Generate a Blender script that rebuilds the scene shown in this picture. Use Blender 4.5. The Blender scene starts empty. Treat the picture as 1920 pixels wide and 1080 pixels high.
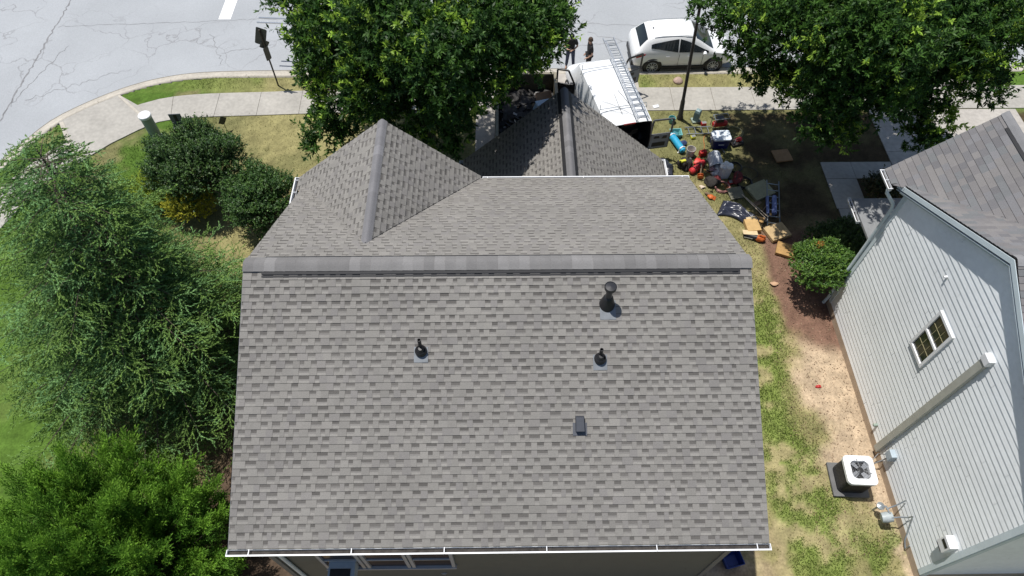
import bpy, bmesh, math, random
import numpy as np
from mathutils import Vector, Matrix
C = bpy.context.scene.collection
R = math.radians
random.seed(7)

# ------------------------------------------------------------------ camera, light, exposure
sc = bpy.context.scene
cd = bpy.data.cameras.new('camera'); cam = bpy.data.objects.new('camera', cd); C.objects.link(cam)
F = Vector((0.01067, 0.55734, -0.83022)).normalized()
Rt = Vector((0.99991, -0.01229, 0.0046)).normalized(); Up = Rt.cross(F).normalized(); Rt = F.cross(Up)
M = Matrix((Rt, Up, -F)).transposed().to_4x4(); M.translation = (0.1283, -3.0164, 19.1443)
cam.matrix_world = M
cd.sensor_width = 36; cd.lens = 36*1270/1920; cd.clip_start = .1; cd.clip_end = 2000
sc.camera = cam
SUN = Vector((-0.25, 0.20, 1.0)).normalized()
w = bpy.data.worlds.new('World'); sc.world = w; w.use_nodes = True
nt = w.node_tree; sky = nt.nodes.new('ShaderNodeTexSky'); sky.sky_type = 'NISHITA'; sky.sun_disc = False
sky.sun_elevation = math.asin(SUN.z); sky.sun_rotation = math.atan2(SUN.x, SUN.y)
nt.links.new(sky.outputs[0], nt.nodes['Background'].inputs[0]); nt.nodes['Background'].inputs[1].default_value = .095
sd = bpy.data.lights.new('sun', 'SUN'); sun = bpy.data.objects.new('sun', sd); C.objects.link(sun)
sd.energy = 4.7; sd.angle = R(.53); sd.color = (1, .965, .91)
sun.rotation_euler = SUN.to_track_quat('Z', 'Y').to_euler(); sun.location = (0, 0, 40)
sc.view_settings.view_transform = 'Standard'; sc.view_settings.look = 'None'
sc.view_settings.exposure = 0.08; sc.view_settings.gamma = 1; sc.view_settings.use_curve_mapping = False
sc.render.engine = 'CYCLES'
sc.cycles.max_bounces = 6; sc.cycles.transparent_max_bounces = 8
sc.cycles.use_denoising = True

# ------------------------------------------------------------------ helpers
def pm(name, col, var=.12, scale=6, rough=.7, bump=0, metal=0, spec=.4, scale2=None, coat=0, attr=False, trans=0):
    """procedural principled material: two octaves of noise vary the base colour"""
    m = bpy.data.materials.new(name); m.use_nodes = True; n = m.node_tree; b = n.nodes['Principled BSDF']
    tc = n.nodes.new('ShaderNodeTexCoord'); no = n.nodes.new('ShaderNodeTexNoise')
    no.inputs['Scale'].default_value = scale; no.inputs['Detail'].default_value = 6
    n.links.new(tc.outputs['Object'], no.inputs['Vector'])
    mr = n.nodes.new('ShaderNodeMapRange'); mr.inputs[1].default_value = .28; mr.inputs[2].default_value = .72
    mr.inputs[3].default_value = 1-var; mr.inputs[4].default_value = 1+var
    n.links.new(no.outputs['Fac'], mr.inputs[0])
    fac = mr.outputs[0]
    if scale2:
        n2 = n.nodes.new('ShaderNodeTexNoise'); n2.inputs['Scale'].default_value = scale2; n2.inputs['Detail'].default_value = 3
        n.links.new(tc.outputs['Object'], n2.inputs['Vector'])
        m2 = n.nodes.new('ShaderNodeMapRange'); m2.inputs[1].default_value = .28; m2.inputs[2].default_value = .72
        m2.inputs[3].default_value = 1-var; m2.inputs[4].default_value = 1+var
        n.links.new(n2.outputs['Fac'], m2.inputs[0])
        mu = n.nodes.new('ShaderNodeMath'); mu.operation = 'MULTIPLY'
        n.links.new(fac, mu.inputs[0]); n.links.new(m2.outputs[0], mu.inputs[1]); fac = mu.outputs[0]
    mx = n.nodes.new('ShaderNodeVectorMath'); mx.operation = 'SCALE'
    if attr:
        at = n.nodes.new('ShaderNodeAttribute'); at.attribute_name = 'Col'
        n.links.new(at.outputs['Color'], mx.inputs[0])
    else:
        mx.inputs[0].default_value = col
    n.links.new(fac, mx.inputs['Scale'])
    n.links.new(mx.outputs[0], b.inputs['Base Color'])
    b.inputs['Roughness'].default_value = rough; b.inputs['Metallic'].default_value = metal
    b.inputs['Specular IOR Level'].default_value = spec
    if coat: b.inputs['Coat Weight'].default_value = coat; b.inputs['Coat Roughness'].default_value = .05
    if bump:
        bp = n.nodes.new('ShaderNodeBump'); bp.inputs['Strength'].default_value = bump; bp.inputs['Distance'].default_value = .02
        nb = n.nodes.new('ShaderNodeTexNoise'); nb.inputs['Scale'].default_value = scale2 or scale*4; nb.inputs['Detail'].default_value = 5
        n.links.new(tc.outputs['Object'], nb.inputs['Vector'])
        n.links.new(nb.outputs['Fac'], bp.inputs['Height']); n.links.new(bp.outputs[0], b.inputs['Normal'])
    if trans:
        tr = n.nodes.new('ShaderNodeBsdfTranslucent'); ms = n.nodes.new('ShaderNodeMixShader'); ms.inputs[0].default_value = trans
        n.links.new(mx.outputs[0], tr.inputs[0]); n.links.new(b.outputs[0], ms.inputs[1]); n.links.new(tr.outputs[0], ms.inputs[2])
        n.links.new(ms.outputs[0], n.nodes['Material Output'].inputs[0])
    return m

class MB:
    """collects shapes for ONE mesh object"""
    def __init__(s): s.v = []; s.f = []; s.m = []; s.T = Matrix()
    def add(s, vs, fs, mi=0):
        o = len(s.v); s.v += [tuple(s.T @ Vector(q)) for q in vs]; s.f += [tuple(i+o for i in f) for f in fs]; s.m += [mi]*len(fs)
    def box(s, c, d, rz=0, mi=0, rx=0, ry=0):
        x, y, z = d[0]/2, d[1]/2, d[2]/2
        mt = Matrix.Translation(c) @ Matrix.Rotation(rz, 4, 'Z') @ Matrix.Rotation(ry, 4, 'Y') @ Matrix.Rotation(rx, 4, 'X')
        vs = [mt @ Vector(q) for q in ((-x,-y,-z),(x,-y,-z),(x,y,-z),(-x,y,-z),(-x,-y,z),(x,-y,z),(x,y,z),(-x,y,z))]
        s.add(vs, [(0,3,2,1),(4,5,6,7),(0,1,5,4),(1,2,6,5),(2,3,7,6),(3,0,4,7)], mi); return s
    def tube(s, pts, r, n=8, mi=0, cap=True):
        pts = [Vector(q) for q in pts]; k = len(pts)
        rs = r if isinstance(r, (list, tuple)) else [r]*k
        vs = []; fs = []; up = None
        for i, q in enumerate(pts):
            d = (pts[min(i+1, k-1)]-pts[max(i-1, 0)]).normalized()
            a = d.orthogonal().normalized() if up is None else (up-d*up.dot(d)).normalized()
            up = a; b = d.cross(a)
            for j in range(n):
                t = 2*math.pi*j/n; vs.append(q+(a*math.cos(t)+b*math.sin(t))*rs[i])
        for i in range(k-1):
            for j in range(n):
                fs.append((i*n+j, i*n+(j+1)%n, (i+1)*n+(j+1)%n, (i+1)*n+j))
        if cap: fs += [tuple(range(n))[::-1], tuple((k-1)*n+j for j in range(n))]
        s.add(vs, fs, mi); return s
    def lathe(s, c, prof, n=20, mi=0, axis=None, cap=True):
        q = Vector(axis).to_track_quat('Z', 'Y').to_matrix() if axis else Matrix.Identity(3)
        vs = []; fs = []; k = len(prof)
        for r, z in prof:
            for j in range(n):
                t = 2*math.pi*j/n; vs.append(Vector(c)+q @ Vector((r*math.cos(t), r*math.sin(t), z)))
        for i in range(k-1):
            for j in range(n): fs.append((i*n+j, i*n+(j+1)%n, (i+1)*n+(j+1)%n, (i+1)*n+j))
        if cap and prof[0][0] > 1e-4: fs.append(tuple(range(n))[::-1])
        if cap and prof[-1][0] > 1e-4: fs.append(tuple((k-1)*n+j for j in range(n)))
        s.add(vs, fs, mi); return s
    def prism(s, poly, z0, z1, mi=0):
        n = len(poly); vs = [(x, y, z0) for x, y in poly]+[(x, y, z1) for x, y in poly]
        s.add(vs, [tuple(range(n))[::-1], tuple(range(n, 2*n))]+[(i, (i+1)%n, n+(i+1)%n, n+i) for i in range(n)], mi); return s
    def extr(s, poly3, off, mi=0):
        """a polygon in space extruded by a vector"""
        n = len(poly3); a = [Vector(q) for q in poly3]; o = Vector(off); vs = a+[q+o for q in a]
        s.add(vs, [tuple(range(n))[::-1], tuple(range(n, 2*n))]+[(i, (i+1)%n, n+(i+1)%n, n+i) for i in range(n)], mi); return s
    def build(s, name, mats, parent=None, smooth=False, bevel=0, loc=None):
        me = bpy.data.meshes.new(name); me.from_pydata(s.v, [], s.f)
        for m in (mats if isinstance(mats, (list, tuple)) else [mats]): me.materials.append(m)
        me.polygons.foreach_set('material_index', s.m)
        bm = bmesh.new(); bm.from_mesh(me); bmesh.ops.recalc_face_normals(bm, faces=bm.faces[:]); bm.to_mesh(me); bm.free()
        if smooth:
            me.polygons.foreach_set('use_smooth', [True]*len(me.polygons))
            if smooth != 'full': me.set_sharp_from_angle(angle=R(38))
        o = bpy.data.objects.new(name, me); C.objects.link(o)
        if parent: o.parent = parent
        if loc: o.location = loc
        if bevel:
            b = o.modifiers.new('bevel', 'BEVEL'); b.width = bevel; b.segments = 2; b.limit_method = 'ANGLE'
        return o

def thing(name, label, cat, loc=(0,0,0), rz=0, group=None):
    o = bpy.data.objects.new(name, None); C.objects.link(o); o.location = loc; o.rotation_euler = (0,0,rz)
    o.empty_display_size = .2
    return tag(o, label, cat, group)
def tag(o, label, cat, group=None):
    o['label'] = label; o['category'] = cat
    if group: o['group'] = group
    return o
def struct(o): o['kind'] = 'structure'; return o

def fast_mesh(name, V, faces4, mats, parent=None, col=None, mi=None, smooth=False):
    me = bpy.data.meshes.new(name); nv = len(V); nf = len(faces4); k = faces4.shape[1]
    me.vertices.add(nv); me.vertices.foreach_set('co', np.asarray(V, np.float32).ravel())
    me.loops.add(nf*k); me.loops.foreach_set('vertex_index', faces4.astype(np.int32).ravel())
    me.polygons.add(nf); me.polygons.foreach_set('loop_start', np.arange(0, nf*k, k, dtype=np.int32))
    for m in (mats if isinstance(mats, (list, tuple)) else [mats]): me.materials.append(m)
    if mi is not None: me.polygons.foreach_set('material_index', np.asarray(mi, np.int32))
    if smooth: me.polygons.foreach_set('use_smooth', np.ones(nf, bool))
    me.update(calc_edges=True)
    if col is not None:
        a = me.color_attributes.new('Col', 'FLOAT_COLOR', 'POINT')
        c4 = np.ones((nv, 4), np.float32); c4[:, :3] = col; a.data.foreach_set('color', c4.ravel())
    o = bpy.data.objects.new(name, me); C.objects.link(o)
    if parent: o.parent = parent
    return o

def nrm(a): return a/np.maximum(np.linalg.norm(a, axis=1, keepdims=True), 1e-9)
def leaf_quads(P, D, N, L, W, fold=.25):
    """P base points, D directions, N rough normals -> diamond leaves"""
    D = nrm(D); S = nrm(np.cross(D, N)); U = np.cross(S, D)
    L = L[:, None]; W = W[:, None]
    a = P; b = P+D*L*.45+S*W*.5+U*W*fold; c = P+D*L; d = P+D*L*.45-S*W*.5+U*W*fold
    V = np.stack([a, b, c, d], 1).reshape(-1, 3)
    return V, np.arange(len(V)).reshape(-1, 4)
rg = np.random.default_rng(11)
def rdir(n, zmin=-1):
    v = rg.normal(size=(n, 3)); v = nrm(v)
    if zmin > -1: v[:, 2] = np.where(v[:, 2] < zmin, -v[:, 2], v[:, 2])
    return v
_tab = rg.random((64, 64))
def vnoise(x, y, s):
    x = np.asarray(x)*s+31.7; y = np.asarray(y)*s+17.3; i = np.floor(x).astype(int); j = np.floor(y).astype(int)
    fx = x-i; fy = y-j; fx = fx*fx*(3-2*fx); fy = fy*fy*(3-2*fy)
    g = lambda a, b: _tab[a % 64, b % 64]
    return (g(i, j)*(1-fx)+g(i+1, j)*fx)*(1-fy)+(g(i, j+1)*(1-fx)+g(i+1, j+1)*fx)*fy
def fbm(x, y, s): return (vnoise(x, y, s)*.5+vnoise(x, y, s*2.1)*.27+vnoise(x, y, s*4.3)*.15+vnoise(x, y, s*9)*.08)
def sm(x, a, b): t = np.clip((x-a)/(b-a), 0, 1); return t*t*(3-2*t)

# ------------------------------------------------------------------ materials
M_shingle = pm('roof_shingle', (1,1,1), .075, .8, .93, .25, spec=.15, scale2=38, attr=True)
M_deck = pm('roof_deck', (.05,.048,.046), .1, 5, .9)
M_cap = pm('ridge_cap_shingle', (1,1,1), .08, 3, .93, .2, spec=.15, scale2=40, attr=True)
M_vent = pm('ridge_vent_plastic', (.02,.02,.022), .1, 5, .6)
M_white = pm('white_painted_metal', (.75,.76,.77), .05, 4, .45)
M_gutin = pm('gutter_debris', (.045,.04,.036), .5, 12, .9)
M_sidgreen = pm('green_grey_siding', (.105,.115,.10), .05, 3, .7, scale2=20)
M_sidblue = pm('pale_grey_siding', (.85,.88,.89), .045, .8, .62, scale2=9)
M_trimblue = pm('pale_blue_trim', (.58,.66,.69), .05, 3, .6)
M_black = pm('black_rubber', (.016,.016,.018), .2, 8, .45)
M_blackm = pm('black_metal', (.02,.02,.022), .2, 8, .35, spec=.6)
M_rim = pm('alloy_rim', (.55,.56,.58), .05, 5, .35, metal=.15)
M_galv = pm('galvanised_steel', (.33,.36,.38), .12, 9, .4, metal=.6)
M_flash = pm('flashing_metal', (.2,.215,.23), .15, 9, .5, metal=.3)
M_alu = pm('bare_aluminium', (.62,.64,.66), .08, 7, .32, metal=.75)
M_glass = pm('dark_glass', (.012,.016,.018), .1, 2, .06, spec=.6)
M_conc = pm('sidewalk_concrete', (.365,.347,.312), .11, .9, .9, .15, scale2=7)
M_joint = pm('joint_dirt', (.16,.14,.11), .2, 5, .95)
M_dconc = pm('driveway_concrete', (.39,.365,.33), .12, .7, .9, .15, scale2=6)
M_kerb = pm('kerb_concrete', (.44,.405,.345), .12, 1.3, .9, .15, scale2=9)
M_wpaint = pm('road_paint_white', (.8,.8,.79), .05, 5, .7)
M_bark = pm('tree_bark', (.09,.07,.055), .35, 7, .95, .6, scale2=25)
M_carwhite = pm('white_car_paint', (.8,.81,.82), .015, 1, .28, spec=.5, coat=.6)
M_vanwhite = pm('white_van_paint', (.76,.78,.8), .04, 1.5, .35, spec=.5, coat=.3)
M_red = pm('red_plastic', (.42,.02,.018), .2, 7, .45)
M_redlens = pm('red_lens', (.30,.015,.02), .15, 9, .15)
M_orange = pm('orange_plastic', (.55,.13,.03), .2, 9, .5)
M_blue = pm('blue_plastic', (.015,.05,.24), .15, 5, .4)
M_cyan = pm('cyan_fabric', (.02,.32,.52), .15, 14, .55, .4)
M_wplas = pm('white_plastic', (.74,.75,.77), .05, 5, .45)
M_gplas = pm('grey_plastic', (.22,.225,.23), .1, 6, .5)
M_teal = pm('teal_plastic', (.16,.42,.42), .12, 6, .5)
M_tan = pm('tan_foam_board', (.46,.33,.17), .12, 5, .85, .3, scale2=30)
M_tan2 = pm('brown_foam_board', (.40,.24,.09), .15, 7, .85, .4, scale2=40)
M_olive = pm('olive_foam_board', (.30,.29,.18), .12, 4, .85, scale2=22)
M_tarp = pm('dark_tarp', (.03,.033,.045), .3, 4, .32, .3)
M_wood = pm('weathered_wood', (.2,.14,.09), .3, 6, .85, scale2=30)
M_steelpole = pm('brown_painted_steel', (.05,.042,.037), .15, 5, .5)
M_signback = pm('sign_back', (.085,.09,.088), .12, 5, .45)
M_util = pm('utility_green', (.26,.32,.27), .1, 4, .5)
M_skin = pm('skin', (.45,.27,.19), .08, 12, .55)
M_hair = pm('brown_hair', (.07,.045,.03), .25, 30, .7)
M_bcloth = pm('black_cotton', (.018,.018,.02), .25, 20, .85)
M_denim = pm('blue_denim', (.05,.065,.11), .2, 16, .85)
M_maroon = pm('dark_red_fabric', (.13,.02,.022), .25, 12, .8)
M_fabblk = pm('black_fabric', (.028,.024,.022), .35, 12, .85)
M_yellow = pm('yellow_green_plastic', (.6,.6,.06), .12, 9, .5)
M_rust = pm('rusted_steel', (.13,.11,.07), .3, 3, .8, scale2=14)
M_debris = pm('roofing_debris', (.045,.043,.042), .5, 4, .9)
M_mulch = pm('mulch', (.17,.10,.07), .35, 3, .95, .6, scale2=28)
M_winframe = pm('window_frame_grey', (.34,.35,.36), .06, 5, .6)
M_pane = pm('rear_window_glass', (.028,.02,.018), .2, 3, .3, spec=.25)
M_trimdark = pm('dark_grey_trim', (.16,.165,.155), .08, 5, .7)

def asphalt():
    m = pm('worn_asphalt', (.345,.36,.375), .075, .3, .92, .12, spec=.2, scale2=22); n = m.node_tree
    b = n.nodes['Principled BSDF']; src = b.inputs['Base Color'].links[0].from_socket
    tc = n.nodes.new('ShaderNodeTexCoord'); nz = n.nodes.new('ShaderNodeTexNoise'); nz.inputs['Scale'].default_value = .9; nz.inputs['Detail'].default_value = 7
    n.links.new(tc.outputs['Object'], nz.inputs['Vector'])
    sb = n.nodes.new('ShaderNodeVectorMath'); sb.operation = 'MULTIPLY_ADD'; sb.inputs[1].default_value = (1.5,)*3
    n.links.new(nz.outputs['Color'], sb.inputs[0]); n.links.new(tc.outputs['Object'], sb.inputs[2])
    vo = n.nodes.new('ShaderNodeTexVoronoi'); vo.feature = 'DISTANCE_TO_EDGE'; vo.inputs['Scale'].default_value = .42
    n.links.new(sb.outputs[0], vo.inputs['Vector'])
    th = n.nodes.new('ShaderNodeMapRange'); th.inputs[1].default_value = .004; th.inputs[2].default_value = .014; th.inputs[3].default_value = 1; th.inputs[4].default_value = 0
    n.links.new(vo.outputs['Distance'], th.inputs[0])
    nm = n.nodes.new('ShaderNodeTexNoise'); nm.inputs['Scale'].default_value = .28; nm.inputs['Detail'].default_value = 3
    n.links.new(tc.outputs['Object'], nm.inputs['Vector'])
    mk = n.nodes.new('ShaderNodeMapRange'); mk.inputs[1].default_value = .42; mk.inputs[2].default_value = .6; mk.inputs[4].default_value = .42
    n.links.new(nm.outputs['Fac'], mk.inputs[0])
    mu = n.nodes.new('ShaderNodeMath'); mu.operation = 'MULTIPLY'; n.links.new(th.outputs[0], mu.inputs[0]); n.links.new(mk.outputs[0], mu.inputs[1])
    mx = n.nodes.new('ShaderNodeMix'); mx.data_type = 'RGBA'; mx.inputs[7].default_value = (.13,.12,.12,1)
    n.links.new(mu.outputs[0], mx.inputs[0]); n.links.new(src, mx.inputs[6]); n.links.new(mx.outputs[2], b.inputs['Base Color'])
    return m
M_asph = asphalt()
M_crack = pm('crack_filler', (.2,.2,.205), .3, 6, .9)
def leafmat(name, rough, tr, spec=.3): return pm(name, (1,1,1), .12, 1.5, rough, spec=spec, attr=True, trans=tr)
M_leaf = leafmat('oak_leaf', .5, .4); M_needle = leafmat('conifer_needle', .6, .2, .2); M_glossleaf = leafmat('glossy_leaf', .5, .15, .35)
M_grassb = leafmat('grass_blade', .7, .3, .2)
M_yard = pm('yard_soil_and_turf', (1,1,1), .2, 2.2, .98, .5, spec=.1, scale2=16, attr=True)

# ------------------------------------------------------------------ ground, road, kerb, walks
g = MB(); g.add([(-400,-400,-.3),(400,-400,-.3),(400,400,-.3),(-400,400,-.3)], [(0,1,2,3)])
struct(g.build('ground', pm('far_grass', (.08,.12,.035), .25, .4, .95, scale2=5)))
ZR = -.12
g = MB(); g.add([(-70,-40,ZR),(-17,-40,ZR),(-17,17,ZR),(70,17,ZR),(70,60,ZR),(-70,60,ZR)], [(0,1,2,3,4,5)]); road = struct(g.build('road', M_asph))
# kerb: back edge (lawn side) and road edge as one smooth curve round the corner
KB = [(-22.0,-30),(-21.9,0),(-21.5,6),(-20.9,10),(-20.05,13.2),(-19.17,15.38),(-18.6,16.7),(-17.95,18.0),(-17.0,18.95),(-15.94,19.74),(-15.0,20.25),(-14.05,20.57),(-13.2,20.74),(-12.3,20.82),(-10.0,20.88),(-5,20.9),(0,20.92),(6.3,20.94),(10.7,20.97),(22.5,21.03),(45,21.1)]
def resample(pts, step):
    P = np.array(pts, float); out = []
    for i in range(len(P)-1):
        p0, p1, p2, p3 = P[max(i-1,0)], P[i], P[i+1], P[min(i+2,len(P)-1)]
        k = max(1, int(np.linalg.norm(p2-p1)/step))
        for j in range(k):
            t = j/k; m1 = (p2-p0)/2; m2 = (p3-p1)/2
            # chord-scaled hermite keeps uneven spacing smooth
            d = np.linalg.norm(p2-p1); m1 = m1/max(np.linalg.norm(m1),1e-6)*d; m2 = m2/max(np.linalg.norm(m2),1e-6)*d
            out.append((2*t**3-3*t**2+1)*p1+(t**3-2*t**2+t)*m1+(-2*t**3+3*t**2)*p2+(t**3-t**2)*m2)
    out.append(P[-1]); return np.array(out)
kb = resample(KB, .4)
def offs(P, d):
    t = np.gradient(P, axis=0); t /= np.linalg.norm(t, axis=1, keepdims=True); n = np.stack([-t[:,1], t[:,0]], 1); return P+n*d
def strip(P, prof, name, m, smooth=False):
    """sweeps a profile of (offset, z) along the polyline P"""
    rows = [np.c_[offs(P, d), np.full(len(P), z)] for d, z in prof]; V = np.concatenate(rows); n = len(P); f = []
    for k in range(len(prof)-1):
        for i in range(n-1): f.append((k*n+i, (k+1)*n+i, (k+1)*n+i+1, k*n+i+1))
    return fast_mesh(name, V, np.array(f)[:, ::-1], m)
struct(strip(kb, [(-.02,-.2),(-.02,.012),(.14,.012),(.19,-.012),(.24,-.075),(.52,ZR+.012),(.53,ZR-.05)], 'kerb', M_kerb))
j = MB()
cum = np.r_[0, np.cumsum(np.linalg.norm(np.diff(kb, axis=0), axis=1))]
for s_ in np.arange(1.5, cum[-1], 3.05):
    i = int(np.searchsorted(cum, s_)); i = min(i, len(kb)-2); t = kb[i+1]-kb[i]; t /= np.linalg.norm(t); n_ = np.array([-t[1], t[0]])
    a = kb[i]; b_ = kb[i]+n_*.15
    j.add([(*(a-t*.007),.0145),(*(a+t*.007),.0145),(*(b_+t*.007),.0145),(*(b_-t*.007),.0145)], [(0,1,2,3)])
struct(j.build('kerb_joint', M_joint))
# kerb dark line of dirt at the road edge of the gutter
struct(strip(kb, [(.515,ZR+.0165),(.555,ZR+.006)], 'gutter_dirt', M_joint))

# yard: one fine sheet of turf, dry turf and bare soil
xs = np.arange(-23, 30.01, .11); ys = np.arange(-9, 21.2, .11); X, Y = np.meshgrid(xs, ys); x = X.ravel(); y = Y.ravel()
def inside(P, px, py):
    c = np.zeros(len(px), bool); n = len(P)
    for i in range(n):
        x0, y0 = P[i]; x1, y1 = P[(i+1)%n]
        if y0 == y1: continue
        c ^= ((y0 > py) != (y1 > py)) & (px < (x1-x0)*(py-y0)/(y1-y0)+x0)
    return c
yard_poly = np.concatenate([offs(kb, .03), [(45,-30)]])
ins = inside(yard_poly, x, y)
n1 = fbm(x, y, .35); n2 = fbm(x+40, y-13, .9); n3 = fbm(x-9, y+71, 2.6)
c = lambda *a: np.array(a)
LUSH, GREEN, DRY, TAN, DIRT, MUL, OLV = c(.072,.13,.022), c(.155,.205,.05), c(.255,.23,.105), c(.34,.27,.16), c(.41,.318,.22), c(.17,.10,.072), c(.165,.16,.07)
def mix(a, b, t): return a*(1-t[:, None])+b*t[:, None]
col = np.tile(OLV, (len(x), 1))
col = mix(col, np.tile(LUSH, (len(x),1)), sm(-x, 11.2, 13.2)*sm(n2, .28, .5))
col = mix(col, np.tile(DRY, (len(x),1)), sm(x, -11.4, -9.4)*sm(-x, 3, 6)*sm(n2+n1*.5, .42, .75)*.95)
d = np.hypot((x+6.7)/1.3, (y-14.2)/1.1); col = mix(col, np.tile(c(.36,.25,.15), (len(x),1)), sm(-(d+n3*1.1), -1.75, -.9))
st = sm(y, 19.85, 20.0); col = mix(col, np.tile(GREEN*.85, (len(x),1)), st*sm(n2, .3, .6)); col = mix(col, np.tile(DRY, (len(x),1)), st*sm(x, -14, -9)*sm(n1, .35, .6)*.7)
col = mix(col, np.tile(LUSH*1.15, (len(x),1)), st*sm(-x, 13.0, 15.5))
col = mix(col, np.tile(LUSH*1.2, (len(x),1)), sm(x, 19.5, 20.5)*sm(y, 18, 19))
# side yard between the houses
side = sm(x, 4.5, 5.0)*sm(-y, -16.5, -13)
col = mix(col, np.tile(DRY*.95, (len(x),1)), side*sm(n2, .2, .5))
gr = sm(-np.abs(x-8.4-(.25*np.sin(y*.8)))+n2*2.0, .05-.2, .55)*sm(-y, -10.6, -8.4)*sm(x, 6.8, 7.6)
col = mix(col, np.tile(GREEN, (len(x),1)), side*gr*.92)
col = mix(col, np.tile(TAN, (len(x),1)), side*sm(n3+n2, .98, 1.25)*.7)
col = mix(col, np.tile(DIRT, (len(x),1)), side*sm(x+(n2-.5)*2.2-.35*np.abs(y-5.8), 8.75, 9.6)*sm(-y, -8.8, -7.2)*sm(y, 1.2, 3.6))
col = mix(col, np.tile(DIRT, (len(x),1)), side*sm(x+(n3-.5)*.7, 10.45, 10.75)*sm(-y, -9, -8))
col = mix(col, np.tile(DIRT*.93, (len(x),1)), side*sm(-x+(n2-.5)*1.4, -7.1, -6.2)*sm(-y, -3.2, -.8))
col = mix(col, np.tile(GREEN*.9, (len(x),1)), side*sm(n3+n1*.6, .78, .95)*sm(x, 9.3, 9.9)*sm(-y, -2.4, -1.2)*.9)
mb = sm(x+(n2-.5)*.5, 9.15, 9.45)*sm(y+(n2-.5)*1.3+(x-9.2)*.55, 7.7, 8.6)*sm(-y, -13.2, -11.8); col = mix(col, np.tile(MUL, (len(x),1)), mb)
shade = sm(x+(n2-.5)*1.5, 8.7, 9.9)*sm(y+(n1-.5), 11.9, 13)*sm(-y, -18.6, -18.3); col = mix(col, np.tile(c(.06,.042,.026), (len(x),1)), shade*(.45+.5*sm(n2, .3, .6)))  # soil colour darkened under the oak to deepen its shade
# behind / left of the house
lf = sm(-x, 4.6, 5.2)*sm(-y, -11, -9.5); col = mix(col, np.tile(c(.085,.06,.042), (len(x),1)), lf*sm(x+(n2-.5)*2, -9.5, -8.2))  # deep shade below the cedar painted in as a dark soil colour
col = mix(col, np.tile(c(.38,.26,.17), (len(x),1)), sm(-y, .4, 1.2)*sm(-np.abs(x), -8, -6.5))
col = mix(col, np.tile(LUSH*1.1, (len(x),1)), sm(-x, 12.2, 13.6)*sm(-y, -13, -11)*.8)
col *= (.8+.4*fbm(x, y, 4.5))[:, None]*(.88+.24*rg.random(len(x)))[:, None]
z = .012*(n3-.5)+.01*(rg.random(len(x))-.5); z = np.where(y > 20.6, z*.2, z)
ny, nx = X.shape; idx = np.arange(nx*ny).reshape(ny, nx)
q = np.stack([idx[:-1,:-1].ravel(), idx[:-1,1:].ravel(), idx[1:,1:].ravel(), idx[1:,:-1].ravel()], 1)
q = q[ins[q].all(1)]
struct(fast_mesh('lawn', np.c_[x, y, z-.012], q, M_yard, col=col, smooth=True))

# grass blades over the turf (nobody could count them)
def grass():
    N = 260000
    gx = np.r_[rg.uniform(4.8, 11, N//2), rg.uniform(-22, 20, N//2)]; gy = np.r_[rg.uniform(-1.5, 16, N//2), rg.uniform(9.5, 21, N//2)]
    ok = inside(yard_poly, gx, gy)
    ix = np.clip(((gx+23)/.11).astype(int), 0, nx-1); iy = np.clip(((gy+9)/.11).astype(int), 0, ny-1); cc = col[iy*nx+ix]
    green = cc[:,1]/cc[:,0]; ok &= (green > .85+.35*rg.random(N))
    walk = ((gy > 18.55) & (gy < 20.1)) | ((gx > -1.2) & (gx < 6.0) & (gy > 12.9)) | ((gx < -13.5) & (gy > 17.2-.55*(np.abs(gx)-14))) | ((gx > 12.3) & (gx < 13.8) & (gy > 12.6)) | (gx > 15.1)
    ok &= ~(walk & ~((gx < -19) & (gy < 12)))
    gx, gy, cc = gx[ok], gy[ok], cc[ok]; n = len(gx)
    D = np.c_[rg.normal(0, .55, (n, 2)), np.ones(n)]
    V, f = leaf_quads(np.c_[gx, gy, np.full(n, -.01)], D, rdir(n), rg.uniform(.035, .08, n), rg.uniform(.014, .03, n))
    cl = np.repeat(cc*rg.uniform(.75, 1.45, (n, 1))*np.array([1, 1.05, .9]), 4, 0)
    o = fast_mesh('grass', V, f, M_grassb, col=cl); o['kind'] = 'stuff'
grass()

def litter_bits():
    N = 3600; gx = np.r_[rg.uniform(8.6, 10.9, N*2//3), rg.uniform(-9.5, -4.9, N-N*2//3)]; gy = np.r_[rg.uniform(1, 12.2, N*2//3), rg.uniform(-1.5, 9, N-N*2//3)]
    n = N; D = np.c_[rg.normal(0, 1, (n, 2)), rg.normal(0, .15, n)]
    V, f = leaf_quads(np.c_[gx, gy, np.full(n, .004)], D, np.c_[rg.normal(0,.3,(n,2)), np.ones(n)], rg.uniform(.02, .075, n), rg.uniform(.008, .03, n))
    pal = np.array([(.32,.22,.14),(.20,.13,.09),(.42,.32,.22),(.26,.17,.11),(.14,.09,.06)]); cl = pal[rg.integers(0, 5, n)]*rg.uniform(.7, 1.3, (n, 1))
    o = fast_mesh('leaf_litter', V, f, M_grassb, col=np.repeat(cl, 4, 0)); o['kind'] = 'stuff'
litter_bits()

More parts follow.
